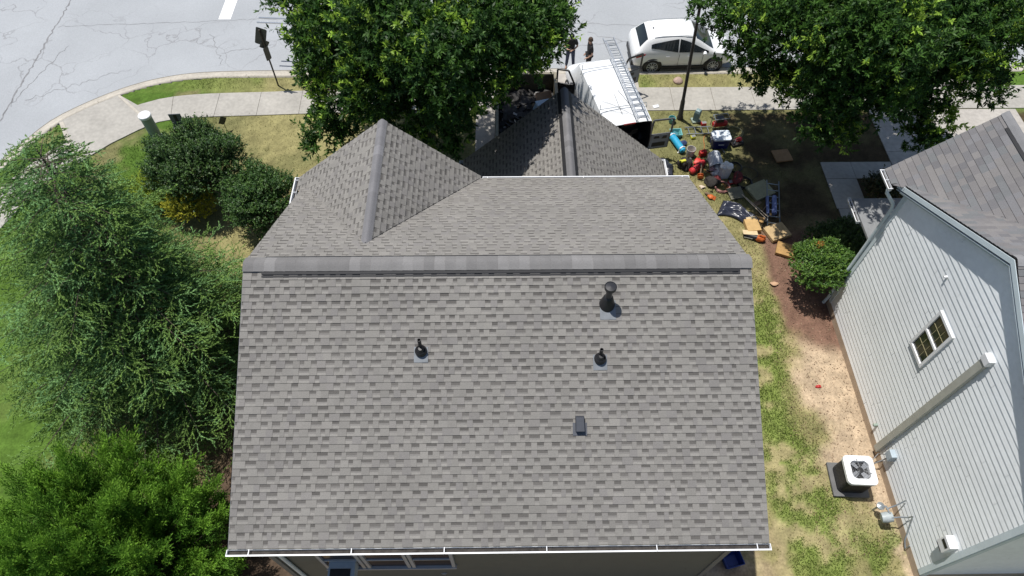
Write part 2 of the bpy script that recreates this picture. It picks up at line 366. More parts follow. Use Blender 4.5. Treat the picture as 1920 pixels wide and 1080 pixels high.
# sidewalk: separate slabs with open joints
SW_in = [(-18.9,-30),(-18.9,4),(-18.6,9.5),(-18.02,12.55),(-17.45,14.07),(-16.7,15.35),(-16.15,16.15),(-15.5,16.9),(-14.75,17.55),(-13.9,18.07),(-12.6,18.32),(-10,18.44),(-7.3,18.54),(0,18.58),(6.44,18.62),(10.2,18.62),(12,18.64),(21.5,18.66),(45,18.7)]
sw = resample(SW_in, .35); scum = np.r_[0, np.cumsum(np.linalg.norm(np.diff(sw, axis=0), axis=1))]
def at(s_): return np.array([np.interp(s_, scum, sw[:,0]), np.interp(s_, scum, sw[:,1])])
g = MB(); sl = MB(); W = 1.42; Ls = 1.72; s0 = .3
while s0 < scum[-1]-2:
    ss = np.linspace(s0+.008, s0+Ls-.008, 5); inn = [at(t) for t in ss]; out = []
    for t in ss:
        tt = at(t+.05)-at(t-.05); tt /= np.linalg.norm(tt); out.append(at(t)+np.array([-tt[1], tt[0]])*W)
    dz = random.uniform(-.003, .003)
    g.prism([tuple(a) for a in inn]+[tuple(a) for a in out[::-1]], -.08, .022+dz); s0 += Ls
struct(g.build('sidewalk', M_conc))
struct(strip(sw, [(.0,.0062),(1.42,.0062)], 'sidewalk_joint', M_joint))
# corner ramp: apron between kerb and walk with lighter borders
g = MB(); g.prism([(-17.86,18.1),(-16.36,15.75),(-15.4,16.85),(-14.55,17.6),(-14.15,17.9),(-14.9,19.0),(-15.94,19.70),(-17.0,18.92)], -.08, .034)
struct(g.build('corner_ramp', M_conc))
g = MB()
for a, b_, wd in (((-17.84,18.02),(-16.42,15.72),.16),((-15.98,19.62),(-14.2,17.92),.10)):
    a, b_ = Vector((*a,0)), Vector((*b_,0)); n_ = (b_-a).cross(Vector((0,0,1))).normalized()*wd
    g.prism([tuple(a.xy), tuple(b_.xy), tuple((b_-n_).xy), tuple((a-n_).xy)], .0, .05)
struct(g.build('ramp_border', M_kerb))
# driveways and the neighbour's path
def slabs(name, rects, m=M_dconc, top=.028):
    g = MB(); u = MB()
    for x0, y0, x1, y1 in rects:
        g.box(((x0+x1)/2, (y0+y1)/2, top-.06+random.uniform(-.002,.002)), (x1-x0-.016, y1-y0-.016, .12))
        u.add([(x0,y0,.008),(x1,y0,.008),(x1,y1,.008),(x0,y1,.008)], [(0,1,2,3)])
    struct(g.build(name, m)); struct(u.build(name+'_joint', M_joint))
slabs('driveway', [(-1.0,12.75,2.45,15.7),(2.45,12.75,5.9,15.7),(-1.0,15.7,2.45,18.56),(2.45,15.7,5.9,18.56),(-1.0,18.56,2.45,20.93),(2.45,18.56,5.9,20.93)], top=.032)
slabs('garden_path', [(12.45,14.75,13.62,15.62),(13.62,14.75,15.2,15.62),(12.45,13.25,13.62,14.75),(12.5,11.6,13.62,13.25)])
slabs('neighbour_driveway', [(15.22,12.5,18.3,16.17),(18.3,12.5,21.4,16.17),(15.22,16.17,18.3,18.6),(18.3,16.17,21.4,18.6),(15.4,20.08,21.3,20.95)])
# road paint and the long sealed cracks
g = MB(); g.box((-12.82,28.9,ZR+.004), (.56,7.6,.004)); struct(g.build('road_marking', M_wpaint))
def crackline(p0, p1, wd, jit, n, seed):
    r = random.Random(seed); g_ = []; a, b_ = Vector((*p0,0)), Vector((*p1,0)); nn = (b_-a).cross(Vector((0,0,1))).normalized()
    L = []
    for i in range(n+1):
        t = i/n; L.append((a.lerp(b_, t)+nn*r.uniform(-jit, jit), wd*r.uniform(.35, 1)))
    for i in range(n):
        (p, w0), (q_, w1) = L[i], L[i+1]
        g_.append([p+nn*w0, q_+nn*w1, q_-nn*w1, p-nn*w0])
    return g_
g = MB(); k = 0
for a in (((-20.45,27.5),(-20.45,17.9),.045,.05,60,1),((-20.3,24.6),(-11.2,25.1),.016,.06,50,2),((-11.2,25.1),(9,24.5),.013,.09,60,3),((-19.4,23.2),(-20.4,19.2),.02,.08,24,4),((-19.9,19.6),(-16.1,21.6),.014,.12,30,5),((4,24.0),(6.6,22.9),.016,.1,16,8),((2.4,22.9),(5.6,23.3),.014,.07,20,9),((-13.2,24),(-12.2,21.9),.014,.1,16,6),((-12.4,22.6),(-10.3,23.2),.012,.08,16,7)):
    for qd in crackline(*a):
        g.add([(p.x, p.y, ZR+.004+.0002*k) for p in qd], [(0,1,2,3)])
    k += 1
struct(g.build('road_crack', M_crack))

# ------------------------------------------------------------------ roofs
def shingles(name, P0, du, dv, lo, hi, vmax, parent, pal, seed, ex=.143, widths=(.085,.11,.13,.15,.17,.20), bands=True, u0=-12, u1=12):
    """courses of laminated shingles as real stepped geometry on a slope; lo/hi give the left and right ends at height v"""
    r = random.Random(seed); P0 = np.array(P0, float); du = np.array(du, float); dv = np.array(dv, float); dn = np.cross(du, dv)
    if dn[2] < 0: dn = -dn
    V = []; CL = []
    def quad(a, b, s0, s1, h0, h1, c):
        la0, lb0 = max(a, lo(s0)), min(b, hi(s0)); la1, lb1 = max(a, lo(s1)), min(b, hi(s1))
        if lb0 <= la0 and lb1 <= la1: return
        if lb0 < la0: la0 = lb0 = (la0+lb0)/2
        if lb1 < la1: la1 = lb1 = (la1+lb1)/2
        for u, v, h in ((la0,s0,h0),(lb0,s0,h0),(lb1,s1,h1),(la1,s1,h1)): V.append(P0+du*u+dv*v+dn*h); CL.append(c)
    n = int(math.ceil(vmax/ex)); dark, mid, light, tabs = pal
    for k in range(n):
        v0 = k*ex; v1 = min(v0+ex, vmax)
        if v1-v0 < .01: continue
        a = u0-r.random()*.4; tab = r.random() < .5; rowt = r.uniform(.96, 1.04); run = 0
        while a < u1:
            wd = r.choice(widths); b = a+wd
            if b > min(lo(v0), lo(v1))-.01 and a < max(hi(v0), hi(v1))+.01:
                H = lambda t, up: .003+.010*(1-t)+(.005 if up else 0)
                if tab or not bands:
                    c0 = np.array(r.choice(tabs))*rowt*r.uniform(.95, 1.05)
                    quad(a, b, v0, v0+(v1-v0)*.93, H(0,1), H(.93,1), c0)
                    quad(a, b, v0+(v1-v0)*.93, v1, H(.93,1), H(1,1), c0*.62)  # top strip coloured darker to stand for the upper course's shadow
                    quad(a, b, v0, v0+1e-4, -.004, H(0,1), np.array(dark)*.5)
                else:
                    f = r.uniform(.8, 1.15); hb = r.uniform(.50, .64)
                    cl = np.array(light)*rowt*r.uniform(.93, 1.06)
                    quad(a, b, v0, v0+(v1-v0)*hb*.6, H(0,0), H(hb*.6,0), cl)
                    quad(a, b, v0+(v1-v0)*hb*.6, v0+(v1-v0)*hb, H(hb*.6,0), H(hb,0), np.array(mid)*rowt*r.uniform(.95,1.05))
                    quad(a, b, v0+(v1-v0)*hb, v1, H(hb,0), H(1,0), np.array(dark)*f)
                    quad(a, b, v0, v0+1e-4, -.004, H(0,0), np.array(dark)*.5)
            a = b
            if not bands: continue
            if tab and r.random() < .16 and run < 1: run += 1
            else: tab = not tab; run = 0
    V = np.array(V); f = np.arange(len(V)).reshape(-1, 4)
    # consistent outward normals
    A, B, D = V[f[:,0]], V[f[:,1]], V[f[:,3]]; flip = (np.cross(B-A, D-A) @ dn) < 0; f[flip] = f[flip][:, ::-1]
    return fast_mesh(name, V, f, M_shingle, parent, col=np.array(CL))

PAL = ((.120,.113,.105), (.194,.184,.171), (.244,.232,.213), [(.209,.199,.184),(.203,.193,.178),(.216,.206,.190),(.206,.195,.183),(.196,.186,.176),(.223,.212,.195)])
PAL2 = ((.13,.125,.125), (.19,.185,.185), (.24,.235,.235), [(.168,.161,.162),(.186,.178,.177),(.150,.147,.152),(.174,.172,.178),(.198,.189,.185),(.160,.164,.168)])

def caps(name, a, b, side1, side2, wd, parent, seed, lift=.03, ex=.2, tone=(.2,.198,.2), n3=3):
    """overlapping ridge cap pieces bent over the ridge from a to b; side1/side2 are the downslope unit vectors"""
    r = random.Random(seed); a = np.array(a, float); b = np.array(b, float); L = np.linalg.norm(b-a); t = (b-a)/L
    s1 = np.array(side1, float); s2 = np.array(side2, float); up = np.array([0,0,1.])
    V = []; CL = []; n = int(L/ex); f = []
    for k in range(n):
        q0 = k*L/n; q1 = (k+1)*L/n+.02; c0 = np.array(tone)*r.choice([1,1,.95,.92,.96,1.04,1.2,1.1]); 
        for q, h in ((q0, .012), (q1, .0)):
            for s, e in ((s1,1),(s1,.55),(s1,.18),(s2,.18),(s2,.55),(s2,1)):
                hh = lift+h*.5
                V.append(a+t*q+s*wd*e+up*hh); CL.append(c0)
        o = len(V)-12
        for i in range(5): f.append((o+i, o+i+1, o+7+i, o+6+i))
        # butt edge
        m = len(V)
        for i, (s, e) in enumerate(((s1,1),(s1,.55),(s1,.18),(s2,.18),(s2,.55),(s2,1))):
            V.append(V[o+i]); CL.append(c0*.7); V.append(V[o+i]-up*.006); CL.append(c0*.6)
        for i in range(5): f.append((m+2*i, m+2*i+2, m+2*i+3, m+2*i+1))
    V = np.array(V); f = np.array(f)
    A, B, D = V[f[:,0]], V[f[:,1]], V[f[:,3]]; nn = np.cross(B-A, D-A); fl = nn[:,2] < 0; f[fl] = f[fl][:, ::-1]
    return fast_mesh(name, V, f, M_cap, parent, col=np.array(CL))

def slope_unit(dy, dz): l = math.hypot(dy, dz); return (dy/l, dz/l), l

# ------------------------------------------------------------------ main house
HW, HD, HE, HR = 4.983, 4.853, 6.132, 8.368       # half width, run to ridge, eave height, ridge height
HF, HZF = 9.275, 5.989                              # front eave y and height
house = thing('house', 'grey shingled two storey house with black roof vents filling the centre of the view', 'house', (0, 4.7, 0))
def hp(o):
    """parents a part built in world coordinates"""
    o.location = (-house.location.x, -house.location.y, -house.location.z); o.parent = house; return o
def sub(o, par): o.parent = par; return o
# main roof: deck slab, then shingles
def slab(pts, th, name, m, mb=None):
    g = mb or MB(); a = [Vector(q) for q in pts]; n = (a[1]-a[0]).cross(a[2]-a[0]).normalized()
    if n.z < 0: n = -n
    g.extr([q-n*.012 for q in a], -n*th); return g
g = MB(); E_ = .015
slab([(-HW+E_,.015,HE),(HW-E_,.015,HE),(HW-E_,HD,HR),(-HW+E_,HD,HR)], .12, '', None, g)
slab([(-HW+E_,HF-.015,HZF),(HW-E_,HF-.015,HZF),(HW-E_,HD+.002,HR),(-HW+E_,HD+.002,HR)], .12, '', None, g)
roof = hp(g.build('roof', M_deck))
(by, bz), bl = slope_unit(HD, HR-HE); (fy, fz), fl_ = slope_unit(HD-HF, HR-HZF)
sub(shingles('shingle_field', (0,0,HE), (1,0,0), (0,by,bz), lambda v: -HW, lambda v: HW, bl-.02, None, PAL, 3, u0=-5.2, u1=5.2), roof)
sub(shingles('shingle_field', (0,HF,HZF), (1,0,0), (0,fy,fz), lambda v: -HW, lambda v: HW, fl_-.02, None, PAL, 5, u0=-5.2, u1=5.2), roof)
# ridge vent strip under the cap shingles; the dark slots show on the back edge
g = MB()
for sg, (sy, sz) in ((-1, (by, bz)), (1, (-fy, fz))):
    ny, nz = -sz, (by if sg < 0 else -fy)
    d = Vector((0, sg*abs(sy), -abs(sz)));  n = Vector((0, sg*abs(sz), abs(sy)))
    a = Vector((-4.62,HD,HR)); b = Vector((4.76,HD,HR))
    g.extr([a+n*.012, b+n*.012, b+d*.236+n*.012, a+d*.236+n*.012], n*.018)
    if sg < 0:
        g.extr([a+d*.256+n*.008, b+d*.256+n*.008, b+d*.290+n*.008, a+d*.290+n*.008], n*.014)
sub(g.build('ridge_vent', M_vent), roof)
sub(caps('ridge_cap', (-HW-.005,HD,HR+.005), (HW+.005,HD,HR+.005), (0,-by,-bz), (0,-fy,-fz), .195, None, 8, lift=.036, ex=.205, tone=(.178,.173,.17)), roof)
# rake edges (drip metal)
g = MB()
for sx in (-1, 1):
    for p, q in (((sx*HW,.0,HE),(sx*HW,HD,HR)), ((sx*HW,HF,HZF),(sx*HW,HD,HR))):
        a, b = Vector(p), Vector(q); o = Vector((sx*.012,0,0))
        g.extr([a+Vector((0,0,-.01)), b+Vector((0,0,-.01)), b+Vector((0,0,-.17)), a+Vector((0,0,-.17))], o)
sub(g.build('rake_board', M_flash), roof)

def gutter(name, a, b, out, parent, holes=True, seed=0, sp=1.75, wd=.125):
    """open white trough from a to b hung outside the eave; out is the outward unit vector"""
    a, b, o = Vector(a), Vector(b), Vector(out); t = (b-a).normalized(); L = (b-a).length; z = Vector((0,0,1)); g = MB()
    def sec(p): return [p+z*-.02+o*.012, p+z*-.12+o*.012, p+z*-.12+o*wd*.72, p+z*-.04+o*wd, p+z*-.018+o*wd, p+z*-.018+o*(wd-.02)]
    g.extr([a+o*.008+z*-.02, a+o*.008+z*-.12, a+o*.014+z*-.12, a+o*.014+z*-.02], b-a)
    g.extr([a+o*.014+z*-.12, a+o*.014+z*-.114, a+o*wd*.7+z*-.114, a+o*wd*.72+z*-.12], b-a)
    g.extr([a+o*wd*.72+z*-.12, a+o*wd*.66+z*-.116, a+o*(wd-.008)+z*-.03, a+o*wd+z*-.035], b-a)
    g.extr([a+o*wd+z*-.035, a+o*(wd-.024)+z*-.035, a+o*(wd-.024)+z*-.016, a+o*(wd+.004)+z*-.016], b-a)
    for e, s in ((a, -1), (b, 1)):
        g.extr([e+o*.008+z*-.018, e+o*.008+z*-.12, e+o*wd*.72+z*-.12, e+o*(wd+.004)+z*-.03, e+o*(wd+.004)+z*-.016], t*s*.012)
    ob = g.build(name, M_white, None)
    if parent is not None: ob.parent = parent
    d = MB(); d.extr([a+o*.016+z*-.112, a+o*wd*.62+z*-.112, a+o*wd*.66+z*-.095, a+o*.016+z*-.085], b-a); sub(d.build('gutter_debris', M_gutin), ob)
    h = MB(); n = max(2, int(L/sp)); r = random.Random(seed)
    for i in range(n+1):
        p = a+t*(L*(i+.0)/n*.94+L*.03+r.uniform(-.1,.1))
        h.extr([p+o*.0+z*-.02, p+o*wd+z*-.02, p+o*wd+z*-.006, p+o*.0+z*-.006], t*.015)
    sub(h.build('gutter_hanger', M_white), ob)
    return ob
hp(gutter('gutter', (-HW-.02,-.002,HE), (HW+.02,-.002,HE), (0,-1,0), None, seed=2))
hp(gutter('gutter', (-.42,HF+.002,HZF), (HW+.02,HF+.002,HZF), (0,1,0), None, seed=4, sp=2.2, wd=.085))

# wing with the front gable
X1, Y1, ZR1, ZE1 = -2.766, 9.365, 7.951, 5.989; XL, XR = X1-2.46, X1+2.279
yk = HF-(ZR1-HZF)/(HR-HZF)*(HF-HD)
dl, dr = X1-XL, XR-X1
ll = math.hypot(dl, ZR1-ZE1); lr = math.hypot(dr, ZR1-ZE1)
g = MB()
slab([(XL+.01,Y1-.015,ZE1),(X1,Y1-.015,ZR1),(X1,yk,ZR1),(XL+.01,HF-.25,ZE1)], .10, '', None, g)
slab([(XR,Y1-.015,ZE1),(X1+.002,Y1-.015,ZR1),(X1+.002,yk,ZR1),(XR,HF-.02,ZE1)], .10, '', None, g)
wroof = hp(g.build('roof', M_deck))
# left slope: along -y from the rake (u=0 at Y1, u grows toward the valley)
yv = lambda v, L: (Y1-HF)+(HF-yk)*v/L
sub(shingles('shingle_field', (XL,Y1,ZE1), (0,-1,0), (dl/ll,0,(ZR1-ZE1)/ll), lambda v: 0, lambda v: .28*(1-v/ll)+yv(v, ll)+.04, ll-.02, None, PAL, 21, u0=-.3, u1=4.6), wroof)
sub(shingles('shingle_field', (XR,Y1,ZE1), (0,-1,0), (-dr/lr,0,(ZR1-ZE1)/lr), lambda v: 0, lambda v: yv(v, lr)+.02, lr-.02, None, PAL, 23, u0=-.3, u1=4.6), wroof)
sub(caps('ridge_cap', (X1,Y1+.01,ZR1+.005), (X1,yk-.28,ZR1+.005), (-dl/ll,0,-(ZR1-ZE1)/ll), (dr/lr,0,-(ZR1-ZE1)/lr), .145, None, 31, lift=.02, ex=.27, tone=(.175,.172,.178)), wroof)
# closed-cut valley: thin dark line on the right, row of cut shingle ends on the left
g = MB(); a = Vector((XR,HF,ZE1)); b = Vector((X1,yk,ZR1)); nn = Vector((0,-fy,0)); up = Vector((0,.30,.95))
d_ = (b-a).normalized(); sd_ = d_.cross(up).normalized()
g.extr([a+up*.018, b+up*.018, b+up*.018+sd_*.013, a+up*.018+sd_*.013], up*.008)
sub(g.build('valley_cut', M_vent), wroof)
g = MB()
for p, q in (((XL,Y1,ZE1),(X1,Y1,ZR1)),((XR,Y1,ZE1),(X1,Y1,ZR1))):
    a, b = Vector(p), Vector(q); g.extr([a-Vector((0,0,.012)), b-Vector((0,0,.012)), b-Vector((0,0,.18)), a-Vector((0,0,.18))], (0,.014,0))
sub(g.build('rake_board', M_white), wroof)
hp(gutter('gutter', (XL-.002,Y1,ZE1), (XL-.002,Y1-.88,ZE1), (-1,0,0), None, seed=6, sp=.3))

# garage wing, lower
XG, YG, ZRG, ZEG = 1.93, 13.02, 5.83, 2.87; GL, GR = -1.21, 5.36
lgl = math.hypot(XG-GL, ZRG-ZEG); lgr = math.hypot(GR-XG, ZRG-ZEG); YB = 9.05
g = MB()
slab([(GL,YG-.015,ZEG),(XG,YG-.015,ZRG),(XG,YB,ZRG),(GL,YB,ZEG)], .10, '', None, g)
slab([(GR,YG-.015,ZEG),(XG+.002,YG-.015,ZRG),(XG+.002,YB,ZRG),(GR,YB,ZEG)], .10, '', None, g)
groof = hp(g.build('roof', M_deck))
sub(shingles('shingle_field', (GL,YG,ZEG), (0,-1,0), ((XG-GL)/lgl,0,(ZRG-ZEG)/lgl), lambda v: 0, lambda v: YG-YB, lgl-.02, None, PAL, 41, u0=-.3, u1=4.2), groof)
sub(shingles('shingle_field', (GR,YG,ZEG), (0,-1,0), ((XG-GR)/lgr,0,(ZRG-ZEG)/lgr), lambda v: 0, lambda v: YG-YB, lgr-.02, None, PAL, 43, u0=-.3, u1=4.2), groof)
g = MB()
for sg, s in ((-1, Vector((-(XG-GL)/lgl,0,-(ZRG-ZEG)/lgl))), (1, Vector(((GR-XG)/lgr,0,-(ZRG-ZEG)/lgr)))):
    n = Vector((sg*abs(s.z),0,abs(s.x))); a = Vector((XG,YG-.05,ZRG)); b = Vector((XG,YB+.1,ZRG))
    g.extr([a+n*.012, b+n*.012, b+s*.25+n*.012, a+s*.25+n*.012], n*.02)
sub(g.build('ridge_vent', M_vent), groof)
sub(caps('ridge_cap', (XG,YG+.01,ZRG+.02), (XG,YB,ZRG+.02), (-(XG-GL)/lgl,0,-(ZRG-ZEG)/lgl), ((GR-XG)/lgr,0,-(ZRG-ZEG)/lgr), .16, None, 51, lift=.03, ex=.21, tone=(.165,.162,.165)), groof)
hp(gutter('gutter', (GR+.002,YG,ZEG), (GR+.002,HF+.5,ZEG), (1,0,0), None, seed=8))
hp(gutter('gutter', (GL-.002,YG,ZEG), (GL-.002,HF+.3,ZEG), (-1,0,0), None, seed=9))

# walls as lapped boards
def lapwall(name, poly, z0, axis, pos, out, m, ex=.178, proud=.012, back=.14):
    """siding: one tilted board per course clipped to the wall outline; poly = [(s, z)] convex outline, axis 'x' or 'y' = direction of s"""
    g = MB(); zs = max(p[1] for p in poly); n = len(poly); rj = random.Random(len(poly)+int(pos*10))
    def span(z):
        L = []
        for i in range(n):
            (s0, a), (s1, b) = poly[i], poly[(i+1)%n]
            if a != b and min(a, b) <= z <= max(a, b): L.append(s0+(s1-s0)*(z-a)/(b-a))
        return (min(L), max(L)) if L else None
    P = lambda s, z, d: (s, pos+out*d, z) if axis == 'x' else (pos+out*d, s, z)
    k = 0; z = z0
    while z < zs-.01:
        z1 = min(z+ex, zs-1e-4); a = span(z+1e-4); b = span(z1-1e-4)
        if a and b:
            cuts = [-1e3]+sorted(rj.uniform(min(a[0],b[0]), max(a[1],b[1])) for _ in range(rj.choice((1,2))))+[1e3]
            for c0_, c1_ in zip(cuts[:-1], cuts[1:]):
                l0, l1, r0, r1 = max(a[0],c0_+.004), max(b[0],c0_+.004), min(a[1],c1_-.004), min(b[1],c1_-.004)
                if r0-l0 < .02 or r1-l1 < .02: continue
                pr = proud+rj.uniform(-.0015,.0025)
                g.add([P(l0,z,pr), P(r0,z,pr), P(r1,z1,.002), P(l1,z1,.002), P(l0,z,-.002), P(r0,z,-.002)], [(0,1,2,3),(4,5,1,0)])
        z = z1
    # the wall body behind the boards
    pts = [P(s, z, -.003) for s, z in poly]; pb = [P(s, z, -back) for s, z in poly]
    g.add(pts+pb, [tuple(range(n)), tuple(range(2*n-1, n-1, -1))]+[(i, n+i, n+(i+1)%n, (i+1)%n) for i in range(n)])
    return g.build(name, m)
WX = 4.9; WB = .36; WF = 8.98
hp(lapwall('wall', [(-WX,0),(WX,0),(WX,HE-.05),(-WX,HE-.05)], 0, 'x', WB, -1, M_sidgreen, .15, .01))
hp(lapwall('wall', [(-WX,0),(WX,0),(WX,HZF-.05),(-WX,HZF-.05)], 0, 'x', WF, 1, M_sidgreen, .15, .01))
gz = [(WB,0),(WF,0),(WF,5.97),(HD,8.12),(WB,6.13)]
for sx in (-1, 1): hp(lapwall('wall', gz, 0, 'y', sx*WX, sx, M_sidgreen, .15, .01))
hp(lapwall('wall', [(XL+.3,0),(XR-.15,0),(XR-.15,5.9),(X1,7.72),(XL+.3,5.9)], 0, 'x', Y1-.18, 1, M_sidgreen, .15, .01))
hp(lapwall('wall', [(GL+.25,0),(GR-.25,0),(GR-.25,2.85),(XG,5.6),(GL+.25,2.85)], 0, 'x', YG-.3, 1, M_sidgreen, .15, .01))
for xx, sx in ((GL+.25,-1),(GR-.25,1)): hp(lapwall('wall', [(WF,0),(YG-.3,0),(YG-.3,2.85),(WF,2.85)], 0, 'y', xx, sx, M_sidgreen, .15, .01))
g = MB(); g.box((.55,YG-.27,1.08),(2.5,.06,2.15)); g.box((3.5,YG-.27,1.08),(2.5,.06,2.15))
for xx in (.55, 3.5):
    for zz in (.54,1.08,1.62): g.box((xx,YG-.238,zz),(2.42,.01,.03))
hp(g.build('garage_door', M_white))
g = MB(); 
for sx in (-1, 1):
    g.box((sx*(WX-.03),WB-.022,3.0),(.12,.03,6.05)); g.box((sx*(WX+.022),WB+.05,3.0),(.03,.14,6.05)); g.box((sx*(WX-.03),WF+.022,2.95),(.12,.03,5.9))
hp(g.build('corner_trim', M_trimdark))
# fascia + soffit
g = MB(); g.box((0,.03,HE-.10),(2*HW-.06,.03,.17)); g.box((0,.2,HE-.19),(2*HW-.06,.33,.02)); g.box((0,HF-.03,HZF-.10),(2*HW-.06,.03,.17)); g.box((0,HF-.17,HZF-.19),(2*HW-.06,.25,.02))
hp(g.build('fascia', M_trimblue))
# back windows
def window(x0, x1, z0, z1, y, parent_fix):
    g = MB(); t = .075; cx, cz = (x0+x1)/2, (z0+z1)/2
    g.box((cx,y-.035,z1-t/2),(x1-x0,.07,t)); g.box((cx,y-.045,z0+t/2),(x1-x0+.04,.09,t))
    g.box((x0+t/2,y-.034,cz),(t,.066,z1-z0-2*t)); g.box((x1-t/2,y-.034,cz),(t,.066,z1-z0-2*t)); g.box((cx,y-.03,cz+.02),(x1-x0-2*t,.05,.045))
    o = parent_fix(g.build('window', M_winframe, bevel=.004))
    p = MB(); p.box((cx,y-.012,cz),(x1-x0-2*t+.004,.012,z1-z0-2*t+.004)); sub(p.build('pane', M_pane), o)
    return o
for xa, xb in ((-3.92,-3.04),(-3.0,-2.03),(-2.0,-1.03)): window(xa, xb, 2.83, 4.35, WB-.004, hp)
for xa, xb in ((-4.3,-3.3),(-2.6,-1.6)): 
    g = MB(); g.box(((xa+xb)/2, Y1-.15, 4.2),(1.0,.06,1.5)); o = hp(g.build('window', M_white)); p = MB(); p.box(((xa+xb)/2, Y1-.115, 4.2),(.84,.012,1.34)); sub(p.build('pane', M_glass), o)
g = MB(); g.lathe((-1.36,WB-.012,2.0),[(.0,.03),(.05,.03),(.075,.0)],14,axis=(0,-1,0)); hp(g.build('wall_outlet_cover', M_gplas))
# downspout elbows at the front right corner
g = MB(); g.tube([(HW-.02,HF+.08,HZF-.12),(HW+.02,HF+.1,HZF-.3),(HW-.18,HF-.2,HZF-.75),(HW-.2,HF-.24,.2)],.045,8); hp(g.build('downspout', M_trimblue, smooth=True))
g = MB(); g.tube([(-HW+.25,-.06,HE-.12),(-HW+.25,-.04,HE-.3),(-HW+.35,WB-.06,HE-.6),(-HW+.35,WB-.06,.2)],.04,8); hp(g.build('downspout', M_trimblue, smooth=True))

# roof penetrations
(cy_, sy_), _ = slope_unit(HD, HR-HE)
def roofz(y): return HE+(HR-HE)*y/HD
SQ = Matrix.Rotation(math.atan2(HR-HE, HD), 4, 'X')
def flash(x, y, wx, wy, name='flashing', m=None, parent=None):
    g = MB(); g.T = Matrix.Translation((x, y, roofz(y))) @ SQ; g.box((0,0,.018),(wx,wy,.006)); o = g.build(name, m or M_flash); o.parent = parent; return o
def boot(x, y, h, label):
    z = roofz(y); g = MB(); g.lathe((x,y,z-.03),[(.036,0),(.036,h),(.028,h),(.028,h-.06)],14); o = hp(g.build('vent_pipe', M_black, smooth=True)); o['label'] = label
    b = MB(); b.lathe((x,y-.03,z+.01),[(.112,-.06),(.118,.03),(.108,.07),(.085,.088),(.078,.078),(.07,.085),(.05,.13),(.037,.145)],22,axis=(0,-.16,1)); b2 = b.build('pipe_boot', M_black, smooth=True); sub(b2, o)
    sub(flash(x, y-.08, .27, .30), o)
boot(-1.49, 3.28, .43, 'black plumbing vent with rubber boot, alone on the left half of the roof')
boot(1.95, 3.12, .36, 'black plumbing vent with rubber boot, below the tall flue')
x, y = 2.12, 4.07; z = roofz(y)
g = MB(); g.lathe((x,y,z-.02),[(.062,0),(.062,.60),(.062,.60)],20); o = hp(g.build('flue_pipe', M_blackm, smooth=True)); o['label'] = 'tall black flue with round cap near the ridge'
g = MB(); g.lathe((x,y,z+.54),[(.07,-.02),(.115,.0),(.118,.065),(.112,.075),(.10,.06),(.03,.068),(.0,.07)],24); sub(g.build('flue_cap', M_blackm, smooth=True), o)
g = MB(); g.lathe((x,y,z+.02),[(.165,-.09),(.155,.0),(.12,.1),(.098,.2),(.09,.215),(.064,.25)],24); sub(g.build('storm_collar', M_black, smooth=True), o)
sub(flash(x+.01, y-.11, .31, .38), o)
g = MB(); g.T = Matrix.Translation((1.53,1.98,roofz(1.98))) @ SQ
g.add([(-.085,-.13,.015),(.085,-.13,.015),(.085,.16,.015),(-.085,.16,.015),(-.08,-.13,.13),(.08,-.13,.13),(.075,.13,.10),(-.075,.13,.10)],[(0,1,5,4),(1,2,6,5),(2,3,7,6),(3,0,4,7),(4,5,6,7)])
g.box((0,-.132,.075),(.14,.01,.09)); o = hp(g.build('exhaust_hood', pm('hood_paint',(.045,.05,.062),.12,9,.45), bevel=.008)); o['label'] = 'small dark box vent low on the right of the roof'
sub(flash(1.53, 1.90, .27, .24, m=pm('hood_flange',(.09,.095,.11),.1,8,.5)), o)

# window air conditioner
ac = thing('window_air_conditioner', 'pale blue window air conditioner sticking out of a rear window under the gutter', 'air conditioner', (-3.46,.12,3.15))
g = MB(); g.box((0,0,.2),(.58,.46,.36)); o = g.build('body', pm('ac_paint',(.34,.40,.44),.06,8,.5), ac, bevel=.02)
g = MB(); g.box((-.02,-.04,.384),(.44,.16,.012)); g.build('top_grille', M_black, ac)
g = MB()
for i in range(2): g.box((.13+i*.1,-.232,.3),(.07,.01,.06))
g.box((-.22,-.232,.3),(.04,.01,.05)); g.build('control_panel', M_black, ac)
# blue bin at the house corner
bn = thing('recycling_bin', 'small blue plastic bin on bare soil below the rear gutter', 'bin', (6.12,.95,0), .25); bn.scale = (.78,.78,.78)
g = MB(); g.add([(-.26,-.2,0),(.26,-.2,0),(.26,.2,0),(-.26,.2,0),(-.31,-.25,.4),(.31,-.25,.4),(.31,.25,.4),(-.31,.25,.4)],[(0,3,2,1),(0,1,5,4),(1,2,6,5),(2,3,7,6),(3,0,4,7)]); g.add([(-.24,-.18,.02),(.24,-.18,.02),(.24,.18,.02),(-.24,.18,.02),(-.29,-.23,.4),(.29,-.23,.4),(.29,.23,.4),(-.29,.23,.4)],[(0,1,2,3),(0,4,5,1),(1,5,6,2),(2,6,7,3),(3,7,4,0)])
g.build('tub', M_blue, bn); g = MB()
for y_ in (-.25,.25): g.box((0,y_,.385),(.64,.03,.03))
for x_ in (-.31,.31): g.box((x_,0,.385),(.03,.47,.03))
g.build('rim', M_blue, bn, bevel=.006)
# low fence
fn = thing('fence', 'dark weathered timber fence between the two houses', 'fence', (7.0,.0,0))
for i in range(4):
    g = MB(); g.box((-1.5+i*1.05,.0,.55),(.09,.09,1.1)); g.build('post', M_wood, fn)
g = MB()
for i in range(24): g.box((-1.48+i*.128,-.06,.52),(.118,.02,1.0+.03*random.random()))
g.build('boards', M_wood, fn); g = MB(); g.box((0,.06,.98),(3.1,.04,.09)); g.box((0,.06,.3),(3.1,.04,.09)); g.build('rail', M_wood, fn)

